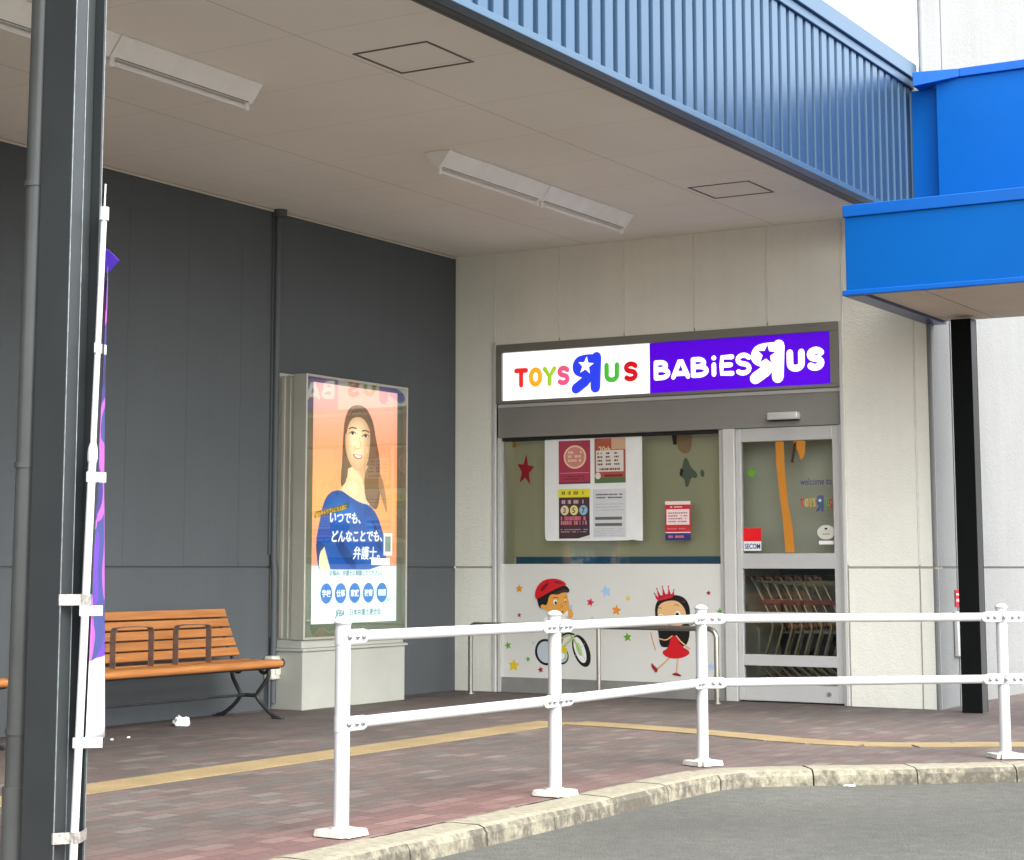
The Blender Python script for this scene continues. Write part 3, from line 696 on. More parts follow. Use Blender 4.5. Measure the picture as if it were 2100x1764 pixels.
rect(e_, 1, GF-.002, cx-.045, cz+.004, cx+.045, cz+.010, V['grey']); rect(e_, 1, GF-.002, cx-.03, cz-.018, cx+.03, cz-.012, V['dred']); rect(e_, 1, GF-.002, cx-.012, cz+.022, cx+.012, cz+.036, V['black'])
rect(e_, 1, GF-.001, 3.525, 1.305, 3.655, 1.335, V['white']); part('oval_sticker', e_, None, door)
e_ = MB(); wallpoly(e_, (1, GF), [(1590, 903), (1607, 903), (1609, 960), (1616, 1030), (1626, 1085), (1630, 1133), (1611, 1133), (1606, 1070), (1597, 1000), (1592, 950)], vin('ribbon_orange', (200, 130, 40)), .001, None, 0)
wallpoly(e_, (1, GF), [(1626, 903), (1652, 903), (1650, 935), (1642, 943), (1636, 925)], vin('ribbon_orange', (200, 130, 40)), .001, None, 0)
wallpoly(e_, (1, GF), [(1628, 910), (1634, 905), (1627, 950), (1622, 948)], V['brown'], .0015, None, 0)
part('orange_ribbon_sticker', e_, None, door)
e_ = MB(); wallpoly(e_, (1, GF), star(1541, 970, 12, .1), V['green'], .001); part('star_sticker', e_, None, door, label='green star on the door glass')

# interior seen through the glass
im = MB(); im.box((OX0+.02, .30, 1.212), (2.67, .36, 2.55)); im.box((.30, .13, 1.05), (OX0+.0, .36, 2.55)); im.box((2.64, .14, 0), (2.67, .29, 2.3))
im.box((OX0+.04, .25, 1.08), (2.66, .36, 1.145))
part('interior_partition', im, M_INT, B)
im = MB(); im.box((OX0+.045, .285, 1.146), (2.655, .35, 1.211)); part('teal_skirting', im, M_TEAL, B)
im = MB(); im.box((2.4, 1.3, 0), (XR-.325, 1.33, 1.16), M_DKGAP); im.box((2.4, 2.2, 0), (5-.7, 2.3, 2.6)); im.box((2.60, .37, 0), (2.66, 2.2, 2.6)); im.box((XR-.32, .2, 0), (XR-.22, 2.2, 2.6)); im.box((2.665, .42, 1.17), (XR-.325, .46, 2.449)); part('lobby_wall_and_fill', im, M_INT2, B)  # low black sheet paints lobby shade; pale upper panel added close to catch daylight
im = MB(); im.box((2.6, .2, 2.45), (XR-.2, 2.3, 2.5)); part('lobby_ceiling', im, M_INT2, B)
im = MB(); im.box((2.6, .14, .001), (XR-.2, 2.3, .01)); part('lobby_floor', im, M_FLOORI, B)
IW = .2985
e_ = MB(); p = hit(1, IW, 1078, 965); P_ = [(a_*1, b_) for a_, b_ in star(0, 0, .155, .1, .42)]
e_.poly([(p.x+a_*.62, IW-.002, p.z+b_) for a_, b_ in P_][::-1], V['red']); wallpart = bpy.data.objects['interior_partition']; part('star_sticker', e_, None, wallpart, label='tall crimson star on the olive wall')
e_ = MB(); wallpoly(e_, (1, IW), [(1404, 936), (1412, 944), (1416, 958), (1432, 972), (1428, 982), (1418, 978), (1412, 998), (1406, 1000), (1404, 982), (1392, 975), (1398, 965)], vin('rocket_grey', (105, 115, 100)), .002, None, 1)
wallpoly(e_, (1, IW), [(1437, 962), (1445, 966), (1444, 980), (1436, 976)], vin('rocket_grey', (105, 115, 100)), .002, None, 1); wallpoly(e_, (1, IW), [(1396, 960), (1402, 964), (1398, 978), (1394, 972)], V['black'], .002)
wallpoly(e_, (1, IW), [(1384, 886), (1420, 884), (1418, 925), (1402, 932), (1388, 918)], vin('faded_peach', (175, 140, 100)), .002, None, 1); wallpoly(e_, (1, IW), [(1377, 886), (1388, 886), (1388, 912), (1381, 912)], V['black'], .003)
part('toy_rocket_sticker', e_, None, wallpart)
e_ = MB(); wallpoly(e_, (1, IW), [(1037, 905), (1048, 903), (1062, 912), (1056, 920), (1044, 916)], vin('ochre', (190, 150, 50)), .002, None, 1); part('ochre_sticker', e_, None, wallpart)

# posters taped to the glass
PY = GY-.004
SH = thing('poster_sheet', 'large white sheet taped to the window glass with four bright flyers in two rows', 'poster', (1.4, PY, 1.35))
e_ = MB(); c_ = .02
e_.prism([(.915+c_*1.5, PY, 1.352), (.93, PY, 1.353), (.917, PY, 1.375), (.912, PY, 1.44), (.914, PY, 2.262), (1.897, PY, 2.262), (1.896, PY, 1.346), (1.84, PY, 1.350), (1.80, PY, 1.358), (1.75, PY, 1.351), (1.4, PY, 1.348)][::-1], (0, .0015, 0))
part('backing_sheet', e_, M_PAPER, SH)
def pm(n_, rgb): return mat('print_'+n_, srgb(*rgb), .5, coat=.2)
def noisy_lines(mb, x0, x1, z0, z1, y, n_, m, h=.008, gap_=.3):
    random.seed(int(x0*1000+n_))
    for i in range(n_):
        z = z1-(z1-z0)*(i+.5)/n_; x = x0
        while x < x1-.01:
            L = random.uniform(.006, .022)
            if random.random() > gap_*.5: mb.poly([(x, y, z-h/2), (min(x+L, x1), y, z-h/2), (min(x+L, x1), y, z+h/2), (x, y, z+h/2)], m)
            x += L+.005
def flyer(name, lab, x0, z0, x1, z1, fn, parent=SH):
    e_ = MB(); fn(e_, x0, z0, x1, z1, PY-.002); part(name, e_, None, parent, label=lab)
def fl1(m, x0, z0, x1, z1, y):
    rect(m, 1, y, x0, z0, x1, z1, pm('crimson', (165, 45, 75))); cx = (x0+x1)/2+.005; cz = z0+.62*(z1-z0)
    m.poly([(cx+.115*math.cos(t), y-.001, cz+.105*math.sin(t)) for t in [2*PI*i/28 for i in range(28)]], pm('cream', (225, 205, 165)))
    m.poly([(cx+.10*math.cos(t), y-.002, cz+.09*math.sin(t)) for t in [2*PI*i/28 for i in range(28)]], pm('rose', (205, 130, 120)))
    noisy_lines(m, cx-.07, cx+.07, cz-.05, cz+.06, y-.003, 3, pm('cream', (225, 205, 165)), .022)
    rect(m, 1, y-.001, x0, z0, x1, z0+.012, pm('ink', (45, 40, 55))); rect(m, 1, y-.001, x0+.01, z0+.095, x1-.01, z0+.1, pm('pink', (220, 140, 160))); noisy_lines(m, x0+.05, x1-.05, z0+.03, z0+.08, y-.001, 2, pm('wine', (120, 25, 45)), .012)
def fl2(m, x0, z0, x1, z1, y):
    rect(m, 1, y, x0, z0, x1, z1, pm('brick', (165, 80, 60))); rect(m, 1, y-.001, x0+.17, z1-.10, x1, z1, pm('tan', (200, 165, 130)))
    text(m, '20th', (x0+.04, y-.001, z1-.13), .085, pm('cream', (225, 205, 165)), sx=.8, bold=.001)
    rect(m, 1, y-.002, x0+.015, z0+.10, x1-.02, z0+.29, pm('offwhite', (220, 212, 200)))
    for k in range(3): noisy_lines(m, x0+.03+.085*k, x0+.08+.085*k, z0+.15, z0+.28, y-.003, 4, pm('ink', (80, 60, 60)), .016, .1)
    noisy_lines(m, x0+.03, x1-.03, z0+.105, z0+.14, y-.003, 1, pm('wine', (120, 25, 45)), .018)
    rect(m, 1, y-.002, x0+.10, z0+.055, x1-.03, z0+.075, pm('wine', (120, 25, 45))); rect(m, 1, y-.001, x0, z0, x1, z0+.05, pm('moss', (75, 110, 65)))
    m.poly([(x0+.035+.028*math.cos(t), y-.003, z0+.065+.03*math.sin(t)) for t in [2*PI*i/16 for i in range(16)]], pm('offwhite', (220, 212, 200)))
def fl3(m, x0, z0, x1, z1, y):
    rect(m, 1, y, x0, z0, x1, z1, pm('plum', (58, 40, 48))); rect(m, 1, y-.001, x0-.006, z1-.075, x1+.005, z1, pm('lemon', (225, 215, 45)))
    noisy_lines(m, x0+.03, x1-.03, z1-.06, z1-.012, y-.002, 1, pm('olive', (120, 110, 30)), .03)
    noisy_lines(m, x0+.03, x1-.03, z1-.14, z1-.09, y-.001, 1, pm('rosew', (215, 170, 180)), .032)
    for k, c in enumerate(('cream', 'lemonp', 'sky')):
        cc = {'cream': (225, 205, 165), 'lemonp': (225, 215, 130), 'sky': (140, 185, 205)}[c]
        m.poly([(x0+.06+.095*k+.042*math.cos(t), y-.001, z1-.19+.044*math.sin(t)) for t in [2*PI*i/20 for i in range(20)]], pm(c, cc))
        text(m, str((3, 5, 7)[k]), (x0+.04+.095*k, y-.002, z1-.215), .07, pm('plum', (58, 40, 48)), bold=.001)
    noisy_lines(m, x0+.02, x1-.03, z0+.12, z0+.20, y-.001, 2, pm('pinkred', (215, 110, 130)), .034)
    noisy_lines(m, x0+.02, x1-.02, z0+.05, z0+.09, y-.001, 2, pm('rosew', (215, 170, 180)), .006)
    m.poly([(x1-.12, y-.001, z0), (x1, y-.001, z0), (x1, y-.001, z0+.03)], pm('offwhite', (220, 212, 200)))
def fl4(m, x0, z0, x1, z1, y):
    rect(m, 1, y, x0, z0, x1, z1, pm('newsprint', (205, 207, 208))); ink = pm('ink', (80, 80, 82))
    noisy_lines(m, x0+.03, x1-.03, z1-.09, z1-.035, y-.001, 2, ink, .012); noisy_lines(m, x0+.02, x1-.02, z1-.20, z1-.12, y-.001, 3, pm('midgrey', (165, 168, 170)), .006)
    for z in (z0+.155, z0+.10): rect(m, 1, y-.001, x0+.02, z, x1-.04, z+.026, pm('barline', (95, 100, 95)))
    noisy_lines(m, x0+.02, x1-.02, z0+.01, z0+.085, y-.001, 5, pm('midgrey', (165, 168, 170)), .004)
flyer('flyer', 'crimson flyer with a cream disc', 1.060, 1.858, 1.382, 2.245, fl1); flyer('flyer', 'brick coloured flyer with a pale text block', 1.425, 1.858, 1.735, 2.255, fl2)
flyer('flyer', 'dark plum flyer under a yellow heading', 1.059, 1.370, 1.372, 1.812, fl3); flyer('flyer', 'grey printed notice with two dark bars', 1.407, 1.378, 1.735, 1.805, fl4)
e_ = MB(); x0, z0, x1, z1 = 2.117, 1.347, 2.359, 1.685; y = PY-.001
rect(e_, 1, y, x0, z0, x1, z1, pm('signal', (195, 40, 50))); rect(e_, 1, y-.001, x0, z1-.03, x1, z1, pm('blush', (240, 215, 212))); rect(e_, 1, y-.001, x0+.012, z0+.135, x1-.012, z1-.07, pm('blush', (240, 225, 222)))
noisy_lines(e_, x0+.03, x1-.03, z0+.15, z1-.09, y-.002, 4, pm('inkred', (150, 90, 95)), .010); rect(e_, 1, y-.001, x0, z0, x1, z0+.062, pm('navy', (45, 50, 110))); rect(e_, 1, y-.002, x0, z0+.063, x1, z0+.072, pm('blush', (240, 225, 222)))
noisy_lines(e_, x0+.03, x1-.06, z0+.015, z0+.05, y-.002, 1, pm('pinkred', (215, 110, 130)), .02); noisy_lines(e_, x0+.02, x1-.04, z0+.08, z0+.12, y-.002, 1, pm('pinkred', (235, 140, 140)), .014); noisy_lines(e_, x0+.05, x1-.05, z1-.06, z1-.04, y-.002, 1, pm('blush', (240, 225, 222)), .01)
fl = e_.build('notice', None, None, (2.24, PY, 1.35)); tag(fl, 'small red, white and navy notice alone on the window glass right of the sheet', 'notice')

# ------------------------------------------------------------------ nested shopping carts inside
M_WIRE = mat('cart_wire', (.30, .245, .16), .35, metal=.6); M_CH = mat('cart_handle_red', (.22, .05, .03), .5); M_WH = mat('caster_rubber', (.03, .03, .03), .6)
CT = thing('shopping_cart', 'wire shopping cart first from the left in the nested row behind the door glass', 'cart', (2.86, .62, .012), 'nested shopping carts behind the door')
bx = MB(); x0 = 2.86; y0, y1 = .36, .92
def cartpt(u, v, s): # u along x 0..1, v height 0..1
    return None
top = [(x0-.02, y0, 1.00), (x0+.78, y0+.06, .93), (x0+.78, y1-.06, .93), (x0-.02, y1, 1.00)]
bot = [(x0+.16, y0+.06, .56), (x0+.70, y0+.10, .60), (x0+.70, y1-.10, .60), (x0+.16, y1-.06, .56)]
for q in (top, bot): bx.tube(q+[q[0]], .007, 6)
for s in range(4):
    a_, b_ = Vector(top[s]), Vector(top[(s+1) % 4]); c_, d_ = Vector(bot[s]), Vector(bot[(s+1) % 4]); n_ = 10 if s % 2 == 0 else 6
    for k in range(n_+1): bx.tube([a_.lerp(b_, k/n_), c_.lerp(d_, k/n_)], .003, 4, caps=False)
    for k in (.35, .7): bx.tube([a_.lerp(c_, k), b_.lerp(d_, k)], .003, 4, caps=False)
for k in range(7): bx.tube([Vector(bot[0]).lerp(Vector(bot[3]), k/6), Vector(bot[1]).lerp(Vector(bot[2]), k/6)], .003, 4, caps=False)
part('basket', bx, M_WIRE, CT)
fm = MB()
for y in (y0+.02, y1-.02): fm.tube(chaikin([(x0-.10, y, 1.03), (x0-.06, y, 1.02), (x0+.12, y, .64), (x0+.10, y, .55), (x0-.02, y, .18), (x0+.60, y, .12), (x0+.72, y, .09)], False, 1), .013, 8)
fm.tube([(x0+.03, y0+.02, .20), (x0+.03, y1-.02, .20)], .01, 8); fm.tube([(x0+.70, y0+.02, .12), (x0+.70, y1-.02, .12)], .01, 8)
part('frame', fm, M_WIRE, CT)
hn = MB(); hn.tube([(x0-.10, y0, 1.03), (x0-.10, y1, 1.03)], .017, 10); part('handle', hn, M_CH, CT)
hb = MB(); hb.box((x0+.02, y0-.004, .80), (x0+.12, y0+.002, .84)); part('corner_guard', hb, M_CH, CT)
for x in (x0+.03, x0+.70):
    for y in (y0+.02, y1-.02):
        wh = MB(); wh.tube([(x, y-.012, .062), (x, y+.012, .062)], .05, 14); part('wheel', wh, M_WH, CT)
ORD = ['second', 'third', 'fourth', 'fifth', 'sixth', 'seventh', 'eighth']
for k in range(7):
    c = copy_tree(CT); c.location.x += .088*(k+1); c['label'] = 'wire shopping cart %s from the left in the nested row behind the door glass' % ORD[k]

# ------------------------------------------------------------------ lightbox advertising display
AD = thing('advertising_display', 'pewter framed poster display on a cream pedestal against the slate wall', 'display', (.16, -2.0, 0))
Y0, Y1 = -2.745, -1.285; AZ0, AZ1 = .545, 2.655; AX = .33
pb = MB(); pb.box((.002, Y0+.01, .0), (.315, Y1-.01, .455)); pb.box((.002, Y0-.01, .456), (.335, Y1+.01, .478)); pb.box((.002, Y0+.015, .479), (.30, Y1-.015, AZ0-.001)); part('pedestal', pb, M_PED, AD, .006)
ca = MB()
ca.box((.002, Y0-.018, AZ0+.02), (.045, Y1+.0, AZ1+.02)); ca.box((.046, Y0+.02, AZ0), (.20, Y1-.02, AZ1-.01)); ca.box((.075, Y0+.006, AZ0+.01), (.11, Y0+.019, AZ1-.02)); ca.box((.15, Y0+.004, AZ0+.01), (.17, Y0+.019, AZ1-.02))
fw = .050
ca.box((.201, Y0, AZ0), (AX, Y0+.020, AZ1)); ca.box((.201, Y1-.020, AZ0), (AX, Y1, AZ1)); ca.box((.201, Y0+.021, AZ0), (AX, Y1-.021, AZ0+.020)); ca.box((.201, Y0+.021, AZ1-.020), (AX, Y1-.021, AZ1))
part('case', ca, M_CASE, AD, .005)
fi = MB(); fi.box((.202, Y0+.021, AZ0+.021), (.285, Y1-.021, AZ1-.021)); part('backboard', fi, M_CASED, AD)
gp = MB(); gp.poly([(AX-.004, Y0+.0205, AZ0+.0205), (AX-.004, Y1-.0205, AZ0+.0205), (AX-.004, Y1-.0205, AZ1-.0205), (AX-.004, Y0+.0205, AZ1-.0205)]); part('glass_door', gp, M_ADGLASS, AD)
# poster artwork, lit from behind
PX_ = .290
def G2D(x, y): return ((660+x/3.3925)*.875, (860+y/3.3925)*.875)
def lit(n_, rgb, s=.35):
    return mat('backlit_'+n_, srgb(*rgb), .5, emit=s*.22)
m, g = newmat('backlit_sunset', .5); pos = g.n('ShaderNodeNewGeometry').outputs['Position']; sp = g.n('ShaderNodeSeparateXYZ'); g.l(pos, sp.inputs[0])
mr = g.n('ShaderNodeMapRange'); mr.inputs['From Min'].default_value = .6; mr.inputs['From Max'].default_value = 2.65; g.l(sp.outputs['Z'], mr.inputs['Value'])
cr = g.ramp(mr.outputs[0], [(.25, srgb(250, 150, 120)), (.5, srgb(252, 180, 110)), (.75, srgb(250, 172, 130)), (.95, srgb(250, 200, 185))])
g.l(cr, g.p.inputs['Base Color']); g.l(cr, g.p.inputs['Emission Color']); g.p.inputs['Emission Strength'].default_value = .085; M_SUN = m
po = MB(); PL = (0, PX_)
def gp_(pts, m, k, sm=2, conv=G2D): wallpoly(po, PL, pts, m, .0006*k, conv, sm)
PZ0, PZm, PZ1 = .665, 1.125, 2.60; PY0, PY1 = -2.60, -1.395
rect(po, 0, PX_, PY0, PZm, PY1, PZ1, M_SUN); rect(po, 0, PX_+.0004, PY0, PZ0, PY1, PZm, lit('mint', (215, 240, 238), .42))
HB, SK, SH_, BL, BD = lit('hair', (112, 92, 68), .5), lit('skin', (246, 222, 178), .34), lit('skin_shade', (226, 188, 140), .3), lit('blue_shirt', (0, 80, 160), .4), lit('blue_fold', (0, 58, 128), .32)
gp_([(600, 300), (540, 320), (505, 400), (490, 520), (488, 700), (470, 860), (470, 965), (560, 1000), (700, 1100), (760, 1150), (785, 1010), (790, 900), (770, 760), (745, 520), (715, 400), (670, 320)], HB, 1)
HW = lit('hair_light', (158, 128, 92), .5); gp_([(770, 800), (820, 960), (838, 1120), (835, 1180), (800, 1060), (765, 950)], HW, 1.5, 1)
gp_([(530, 780), (640, 840), (700, 800), (735, 900), (735, 1000), (710, 1110), (620, 1080), (500, 1010), (466, 975), (520, 900)], SK, 2, 1)
gp_([(600, 835), (690, 770), (700, 830), (650, 960), (640, 880)], SH_, 2.6, 1)
gp_([(655, 860), (700, 760), (745, 800), (768, 900), (765, 1030), (735, 1110), (700, 1095), (660, 1040)], lit('hair_mid', (132, 106, 76), .5), 2.8, 1)
gp_([(290, 1600), (268, 1400), (300, 1230), (330, 1080), (380, 995), (465, 975), (540, 1030), (620, 1080), (700, 1100), (760, 1180), (800, 1300), (830, 1420), (830, 1612), (300, 1612)], BL, 4, 1)
gp_([(335, 1420), (385, 1612), (300, 1612), (285, 1440)], SK, 5, 0); gp_([(268, 1380), (345, 1410), (330, 1440), (300, 1480), (290, 1600), (280, 1500)], BD, 5.5, 1)
gp_([(430, 1300), (560, 1500), (600, 1600), (540, 1600), (420, 1420)], BD, 4.6, 1); gp_([(700, 1180), (780, 1330), (800, 1500), (740, 1400)], BD, 4.6, 1)
def gl_(pts, wd, m, k, sm=1): wallline(po, PL, pts, wd, m, .0006*k, G2D, sm)
def blend(n_, a_, b_, k, e0, e1): return lit('%s_%d' % (n_, k), tuple(int(a_[i]+(b_[i]-a_[i])*k/6) for i in range(3)), e0+(e1-e0)*k/6)
def shade(pts, cx, cy, name, c0, c1, lay, e0, e1):
    for k in range(1, 7):
        f_ = 1-k*.105; gp_([(cx+(x-cx)*f_, cy+(y-cy)*f_) for x, y in pts], blend(name, c0, c1, k, e0, e1), lay+.12*k, 2)
FACE = [(560, 380), (640, 360), (690, 420), (705, 540), (700, 640), (690, 740), (660, 810), (610, 840), (560, 800), (520, 720), (505, 640), (505, 520), (520, 440)]
gp_(FACE, lit('face_0', (222, 184, 140), .3), 3.2)
shade(FACE, 585, 590, 'face', (222, 184, 140), (252, 234, 198), 3.2, .3, .36)
shade([(520, 860), (640, 900), (640, 1000), (610, 1060), (540, 1020), (490, 965)], 555, 970, 'neck', (240, 212, 168), (252, 230, 190), 2.2, .32, .36)
shade([(560, 640), (585, 620), (600, 650), (585, 690), (555, 680)], 575, 655, 'cheek', (250, 225, 185), (252, 212, 170), 4.2, .34, .34); shade([(655, 640), (690, 630), (690, 690), (660, 700)], 672, 665, 'cheek2', (236, 200, 155), (246, 205, 165), 4.2, .32, .33)
shade([(330, 1100), (400, 1010), (470, 1000), (560, 1070), (640, 1120), (600, 1250), (480, 1300), (360, 1250)], 470, 1130, 'cloth', (0, 80, 160), (25, 112, 196), 4.1, .4, .42)
shade([(620, 1140), (740, 1180), (790, 1330), (740, 1420), (650, 1300)], 690, 1260, 'cloth2', (0, 80, 160), (20, 100, 180), 4.1, .4, .42)
for k in range(26):
    t = k/25; x0 = 520+190*t; tone = (random.randint(70, 150), random.randint(58, 122), random.randint(40, 86))
    wallline(po, PL, [(610+(x0-610)*.35, 318), (x0-18 if t < .5 else x0+10, 400), (500-10*(1-t) if t < .42 else 712+34*t, 560), (482 if t < .42 else 725+60*t, 760), (478+22*t if t < .42 else 700+120*(t-.42), 940)], .006, lit('strand_%d' % (k % 6), tone, .45), .0006*(1.2 if t >= .42 else 1.3), G2D, 2)
BR = lit('brow', (95, 72, 50), .1); LIP = lit('lip', (205, 105, 85), .3); TE = lit('teeth', (255, 250, 240), .45)
gl_([(535, 492), (560, 480), (592, 490)], .011, BR, 5.2); gl_([(640, 510), (668, 505), (692, 520)], .011, BR, 5.2)
EYE = lit('iris', (60, 42, 32), .08)
for ex, ey in ((560, 528), (664, 550)):
    gp_([(ex-26, ey+6), (ex-10, ey-12), (ex+12, ey-12), (ex+26, ey+6), (ex+8, ey+14), (ex-12, ey+14)], lit('eye_white', (238, 225, 205), .3), 5.2, 1); gp_([(ex+2+11*math.cos(t), ey-1+13*math.sin(t)) for t in [PI*i/5 for i in range(10)]], EYE, 5.6, 0)
    gl_([(ex-28, ey+4), (ex-10, ey-13), (ex+14, ey-12), (ex+28, ey+2)], .008, BR, 5.8)
gl_([(618, 560), (630, 640), (606, 655), (590, 648)], .008, SH_, 5.2); gp_([(562, 690), (600, 700), (645, 705), (630, 735), (595, 735), (570, 715)], LIP, 5.4, 1); gp_([(572, 697), (605, 704), (636, 709), (622, 725), (595, 723)], TE, 6.2, 1)
gp_([(520, 420), (560, 372), (640, 360), (700, 430), (712, 560), (690, 470), (640, 400), (570, 400), (530, 450), (508, 560), (505, 480)], HB, 5.5, 1)
part('poster', po, None, AD, label='backlit poster of a person in a blue shirt smiling upward')
post = bpy.data.objects['poster']
px = MB(); W_ = lit('white_text', (250, 252, 250), .5); NV = lit('navy_text', (90, 110, 125), .15)
tx = PX_+.0065
def ptxt(s, x, y, size, m, bold=.0012, sx=1., rot=0., conv=G2D, sh=.0):
    q = hit(0, tx, *conv(x, y)); text(px, s, (tx, q.y, q.z), size, m, 'side', bold, sx, rot, shear=sh)
ptxt('いつでも、', 375, 1232, .102, W_, .0025, 1.0, .0, sh=.15); ptxt('どんなことでも、', 388, 1386, .102, W_, .0025, .98, .02, sh=.15); ptxt('弁護士。', 565, 1522, .115, W_, .0012, 1.0, .0, sh=.1)
q = hit(0, tx, *G2D(262, 1172)); YEL = lit('yellow_text', (235, 205, 60), .3)
px.prism([(tx-.002, q.y, q.z-.03), (tx-.002, q.y+.46, q.z+.055), (tx-.002, q.y+.47, q.z+.105), (tx-.002, q.y+.01, q.z+.02)], (.0012, 0, 0), lit('strip_dark', (110, 85, 40), .12))
text(px, '悩みやトラブルになる前に', (tx, q.y+.012, q.z-.022), .044, YEL, 'side', .0006, .84, .18)
rect(px, 0, tx-.001, PY1-.20, 1.215, PY1-.075, 1.40, W_); rect(px, 0, tx-.0005, PY1-.18, 1.245, PY1-.095, 1.375, lit('grey_block', (130, 160, 150), .2)); rect(px, 0, tx-.001, PY1-.38, 1.135, PY1-.11, 1.19, W_)
text(px, 'お悩み、弁護士に相談してください。', (tx-.004, -2.36, 1.050), .048, NV, 'side', .0003, .95)
for k, s in enumerate(('学校', '仕事', '家庭', '被害', '相続')):
    cy = -2.40+.197*k; cz = .905
    px.poly([(tx-.004, cy+.080*math.cos(t), cz+.082*math.sin(t)) for t in [2*PI*i/28 for i in range(28)]], lit('disc_blue', (25, 110, 185), .25))
    text(px, s, (tx-.003, cy-.060, cz-.022), .060, W_, 'side', .001, 1.0)
text(px, 'など', (tx-.004, -1.54, .835), .03, NV, 'side', .0002); text(px, 'JFBA', (tx-.004, -2.27, .720), .074, NV, 'side', .0012, .85, shear=.2); text(px, '日本弁護士連合会', (tx-.004, -2.08, .728), .058, NV, 'side', .0003, .98)
o_ = part('poster_lettering', px, None, AD)

# ------------------------------------------------------------------ bench (and its twin at the left edge)
BY0, BY1 = -5.50, -3.42
BN = thing('wooden_bench', 'orange slatted bench with two brown armrest hoops beside the poster display', 'bench', (.35, -4.33, 0), 'slatted benches along the slate wall')
seat = MB()
for x, z in ((.265, .402), (.355, .398), (.445, .398), (.535, .402)): seat.rbox((x, BY0, z), (x+.078, BY1, z+.030), .006)
seat.tube([(.628, BY0+.004, .403), (.628, BY1-.004, .403)], .028, 12)
part('seat', seat, M_WOOD, BN)
bk = MB()
def slat(u): # position along curved back, u 0..1
    return (.235-.16*u+.03*(u-.5)**2, .455+.355*u)
for k in range(5):
    u0, u1 = (k)/5+.012, (k+1)/5-.022
    (xa, za), (xb, zb_) = slat(u0), slat(u1); n_ = Vector((zb_-za, 0, -(xb-xa))).normalized()*.022
    bk.prism([(xa, BY0, za), (xb, BY0, zb_), (xb-n_.x, BY0, zb_-n_.z), (xa-n_.x, BY0, za-n_.z)], (0, BY1-BY0, 0))
part('backrest', bk, M_WOOD, BN, .004)
for s_y in (BY0+.05, BY1-.05):
    lg = MB(); y = s_y
    def fl(pts, r=.016, it=2): lg.tube(chaikin([(a_, y, b_) for a_, b_ in pts], False, it), r, 8)
    fl([(.50, .385), (.46, .36), (.50, .325), (.545, .345), (.535, .385)], .013); fl([(.545, .375), (.56, .31), (.49, .23), (.43, .16), (.52, .08), (.60, .02), (.66, .008)])
    fl([(.26, .385), (.30, .36), (.27, .325), (.225, .345), (.22, .385)], .013); fl([(.22, .375), (.20, .31), (.26, .22), (.30, .16), (.22, .08), (.13, .02), (.07, .008)])
    lg.tube([(.29, y, .165), (.44, y, .165)], .015, 8); lg.tube([(.215, y, .387), (.62, y, .387)], .014, 8)
    fl([(.24, .387), (.19, .45), (.145, .55), (.085, .68), (.040, .80)], .012)
    lg.box((.60, y-.022, .0), (.69, y+.022, .012)); lg.box((.04, y-.022, .0), (.12, y+.022, .012))
    part('leg', lg, M_IRON, BN)
ed = MB()
for y in (BY0-.006, BY1+.002):
    ed.tube([(.30, y, .385), (.60, y, .375), (.648, y, .385), (.662, y, .415), (.64, y, .438)], .007, 6)
ed.tube([(.61, BY0, .376), (.61, BY1, .376)], .012, 8); part('seat_rail', ed, M_IRON, BN)
cr_ = MB(); cr_.tube([(.365, BY0+.1, .17), (.365, BY1-.1, .17)], .010, 8); part('stretcher', cr_, M_IRON, BN)
def strap_loop(path, x0, x1, th=.006):
    """flat bar bent in the y-z plane, as wide as x0..x1"""
    h = MB(); P_ = [Vector(p) for p in path]; L_, R_ = [], []
    for i, p in enumerate(P_):
        a_ = P_[max(i-1, 0)]; b_ = P_[min(i+1, len(P_)-1)]; t = (b_-a_).normalized(); n_ = Vector((-t.y, t.x))*th/2
        L_.append(p+n_); R_.append(p-n_)
    vs = []
    for i in range(len(P_)):
        for q in (L_[i], R_[i]): vs += [(x0, q.x, q.y), (x1, q.x, q.y)]
    fs = []
    for i in range(len(P_)-1):
        o_ = i*4; n_ = o_+4
        fs += [(o_, o_+1, n_+1, n_), (o_+3, o_+2, n_+2, n_+3), (o_+2, o_, n_, n_+2), (o_+1, o_+3, n_+3, n_+1)]
    h.add(vs, fs); return h
for ya_, yb_ in ((-4.975, -4.585), (-4.325, -3.96)):
    path = chaikin([(ya_, .425), (ya_, .60), (ya_, .685), (ya_+.03, .705), (yb_-.03, .705), (yb_, .685), (yb_, .60), (yb_, .425)], False, 2)
    part('armrest', strap_loop(path, .355, .405), M_ARM, BN)
c = copy_tree(BN); c.location.y -= 2.77; c['label'] = 'orange slatted bench cut off by the left edge of the photo, beyond the steel column'

# ivory junction box by the pedestal
eb = MB(); eb.rbox((.002, -2.83, .235), (.09, -2.60, .42), .015); eb.rbox((.09, -2.79, .27), (.10, -2.64, .385), .008)
eb.tube([(.045, -2.81, .235), (.045, -2.81, .0)], .012, 8, M_PIPED)
o = eb.build('electrical_box', M_EBOX, None, (.05, -2.7, .0)); tag(o, 'small ivory electrical box on the slate wall between bench and pedestal', 'electrical box')

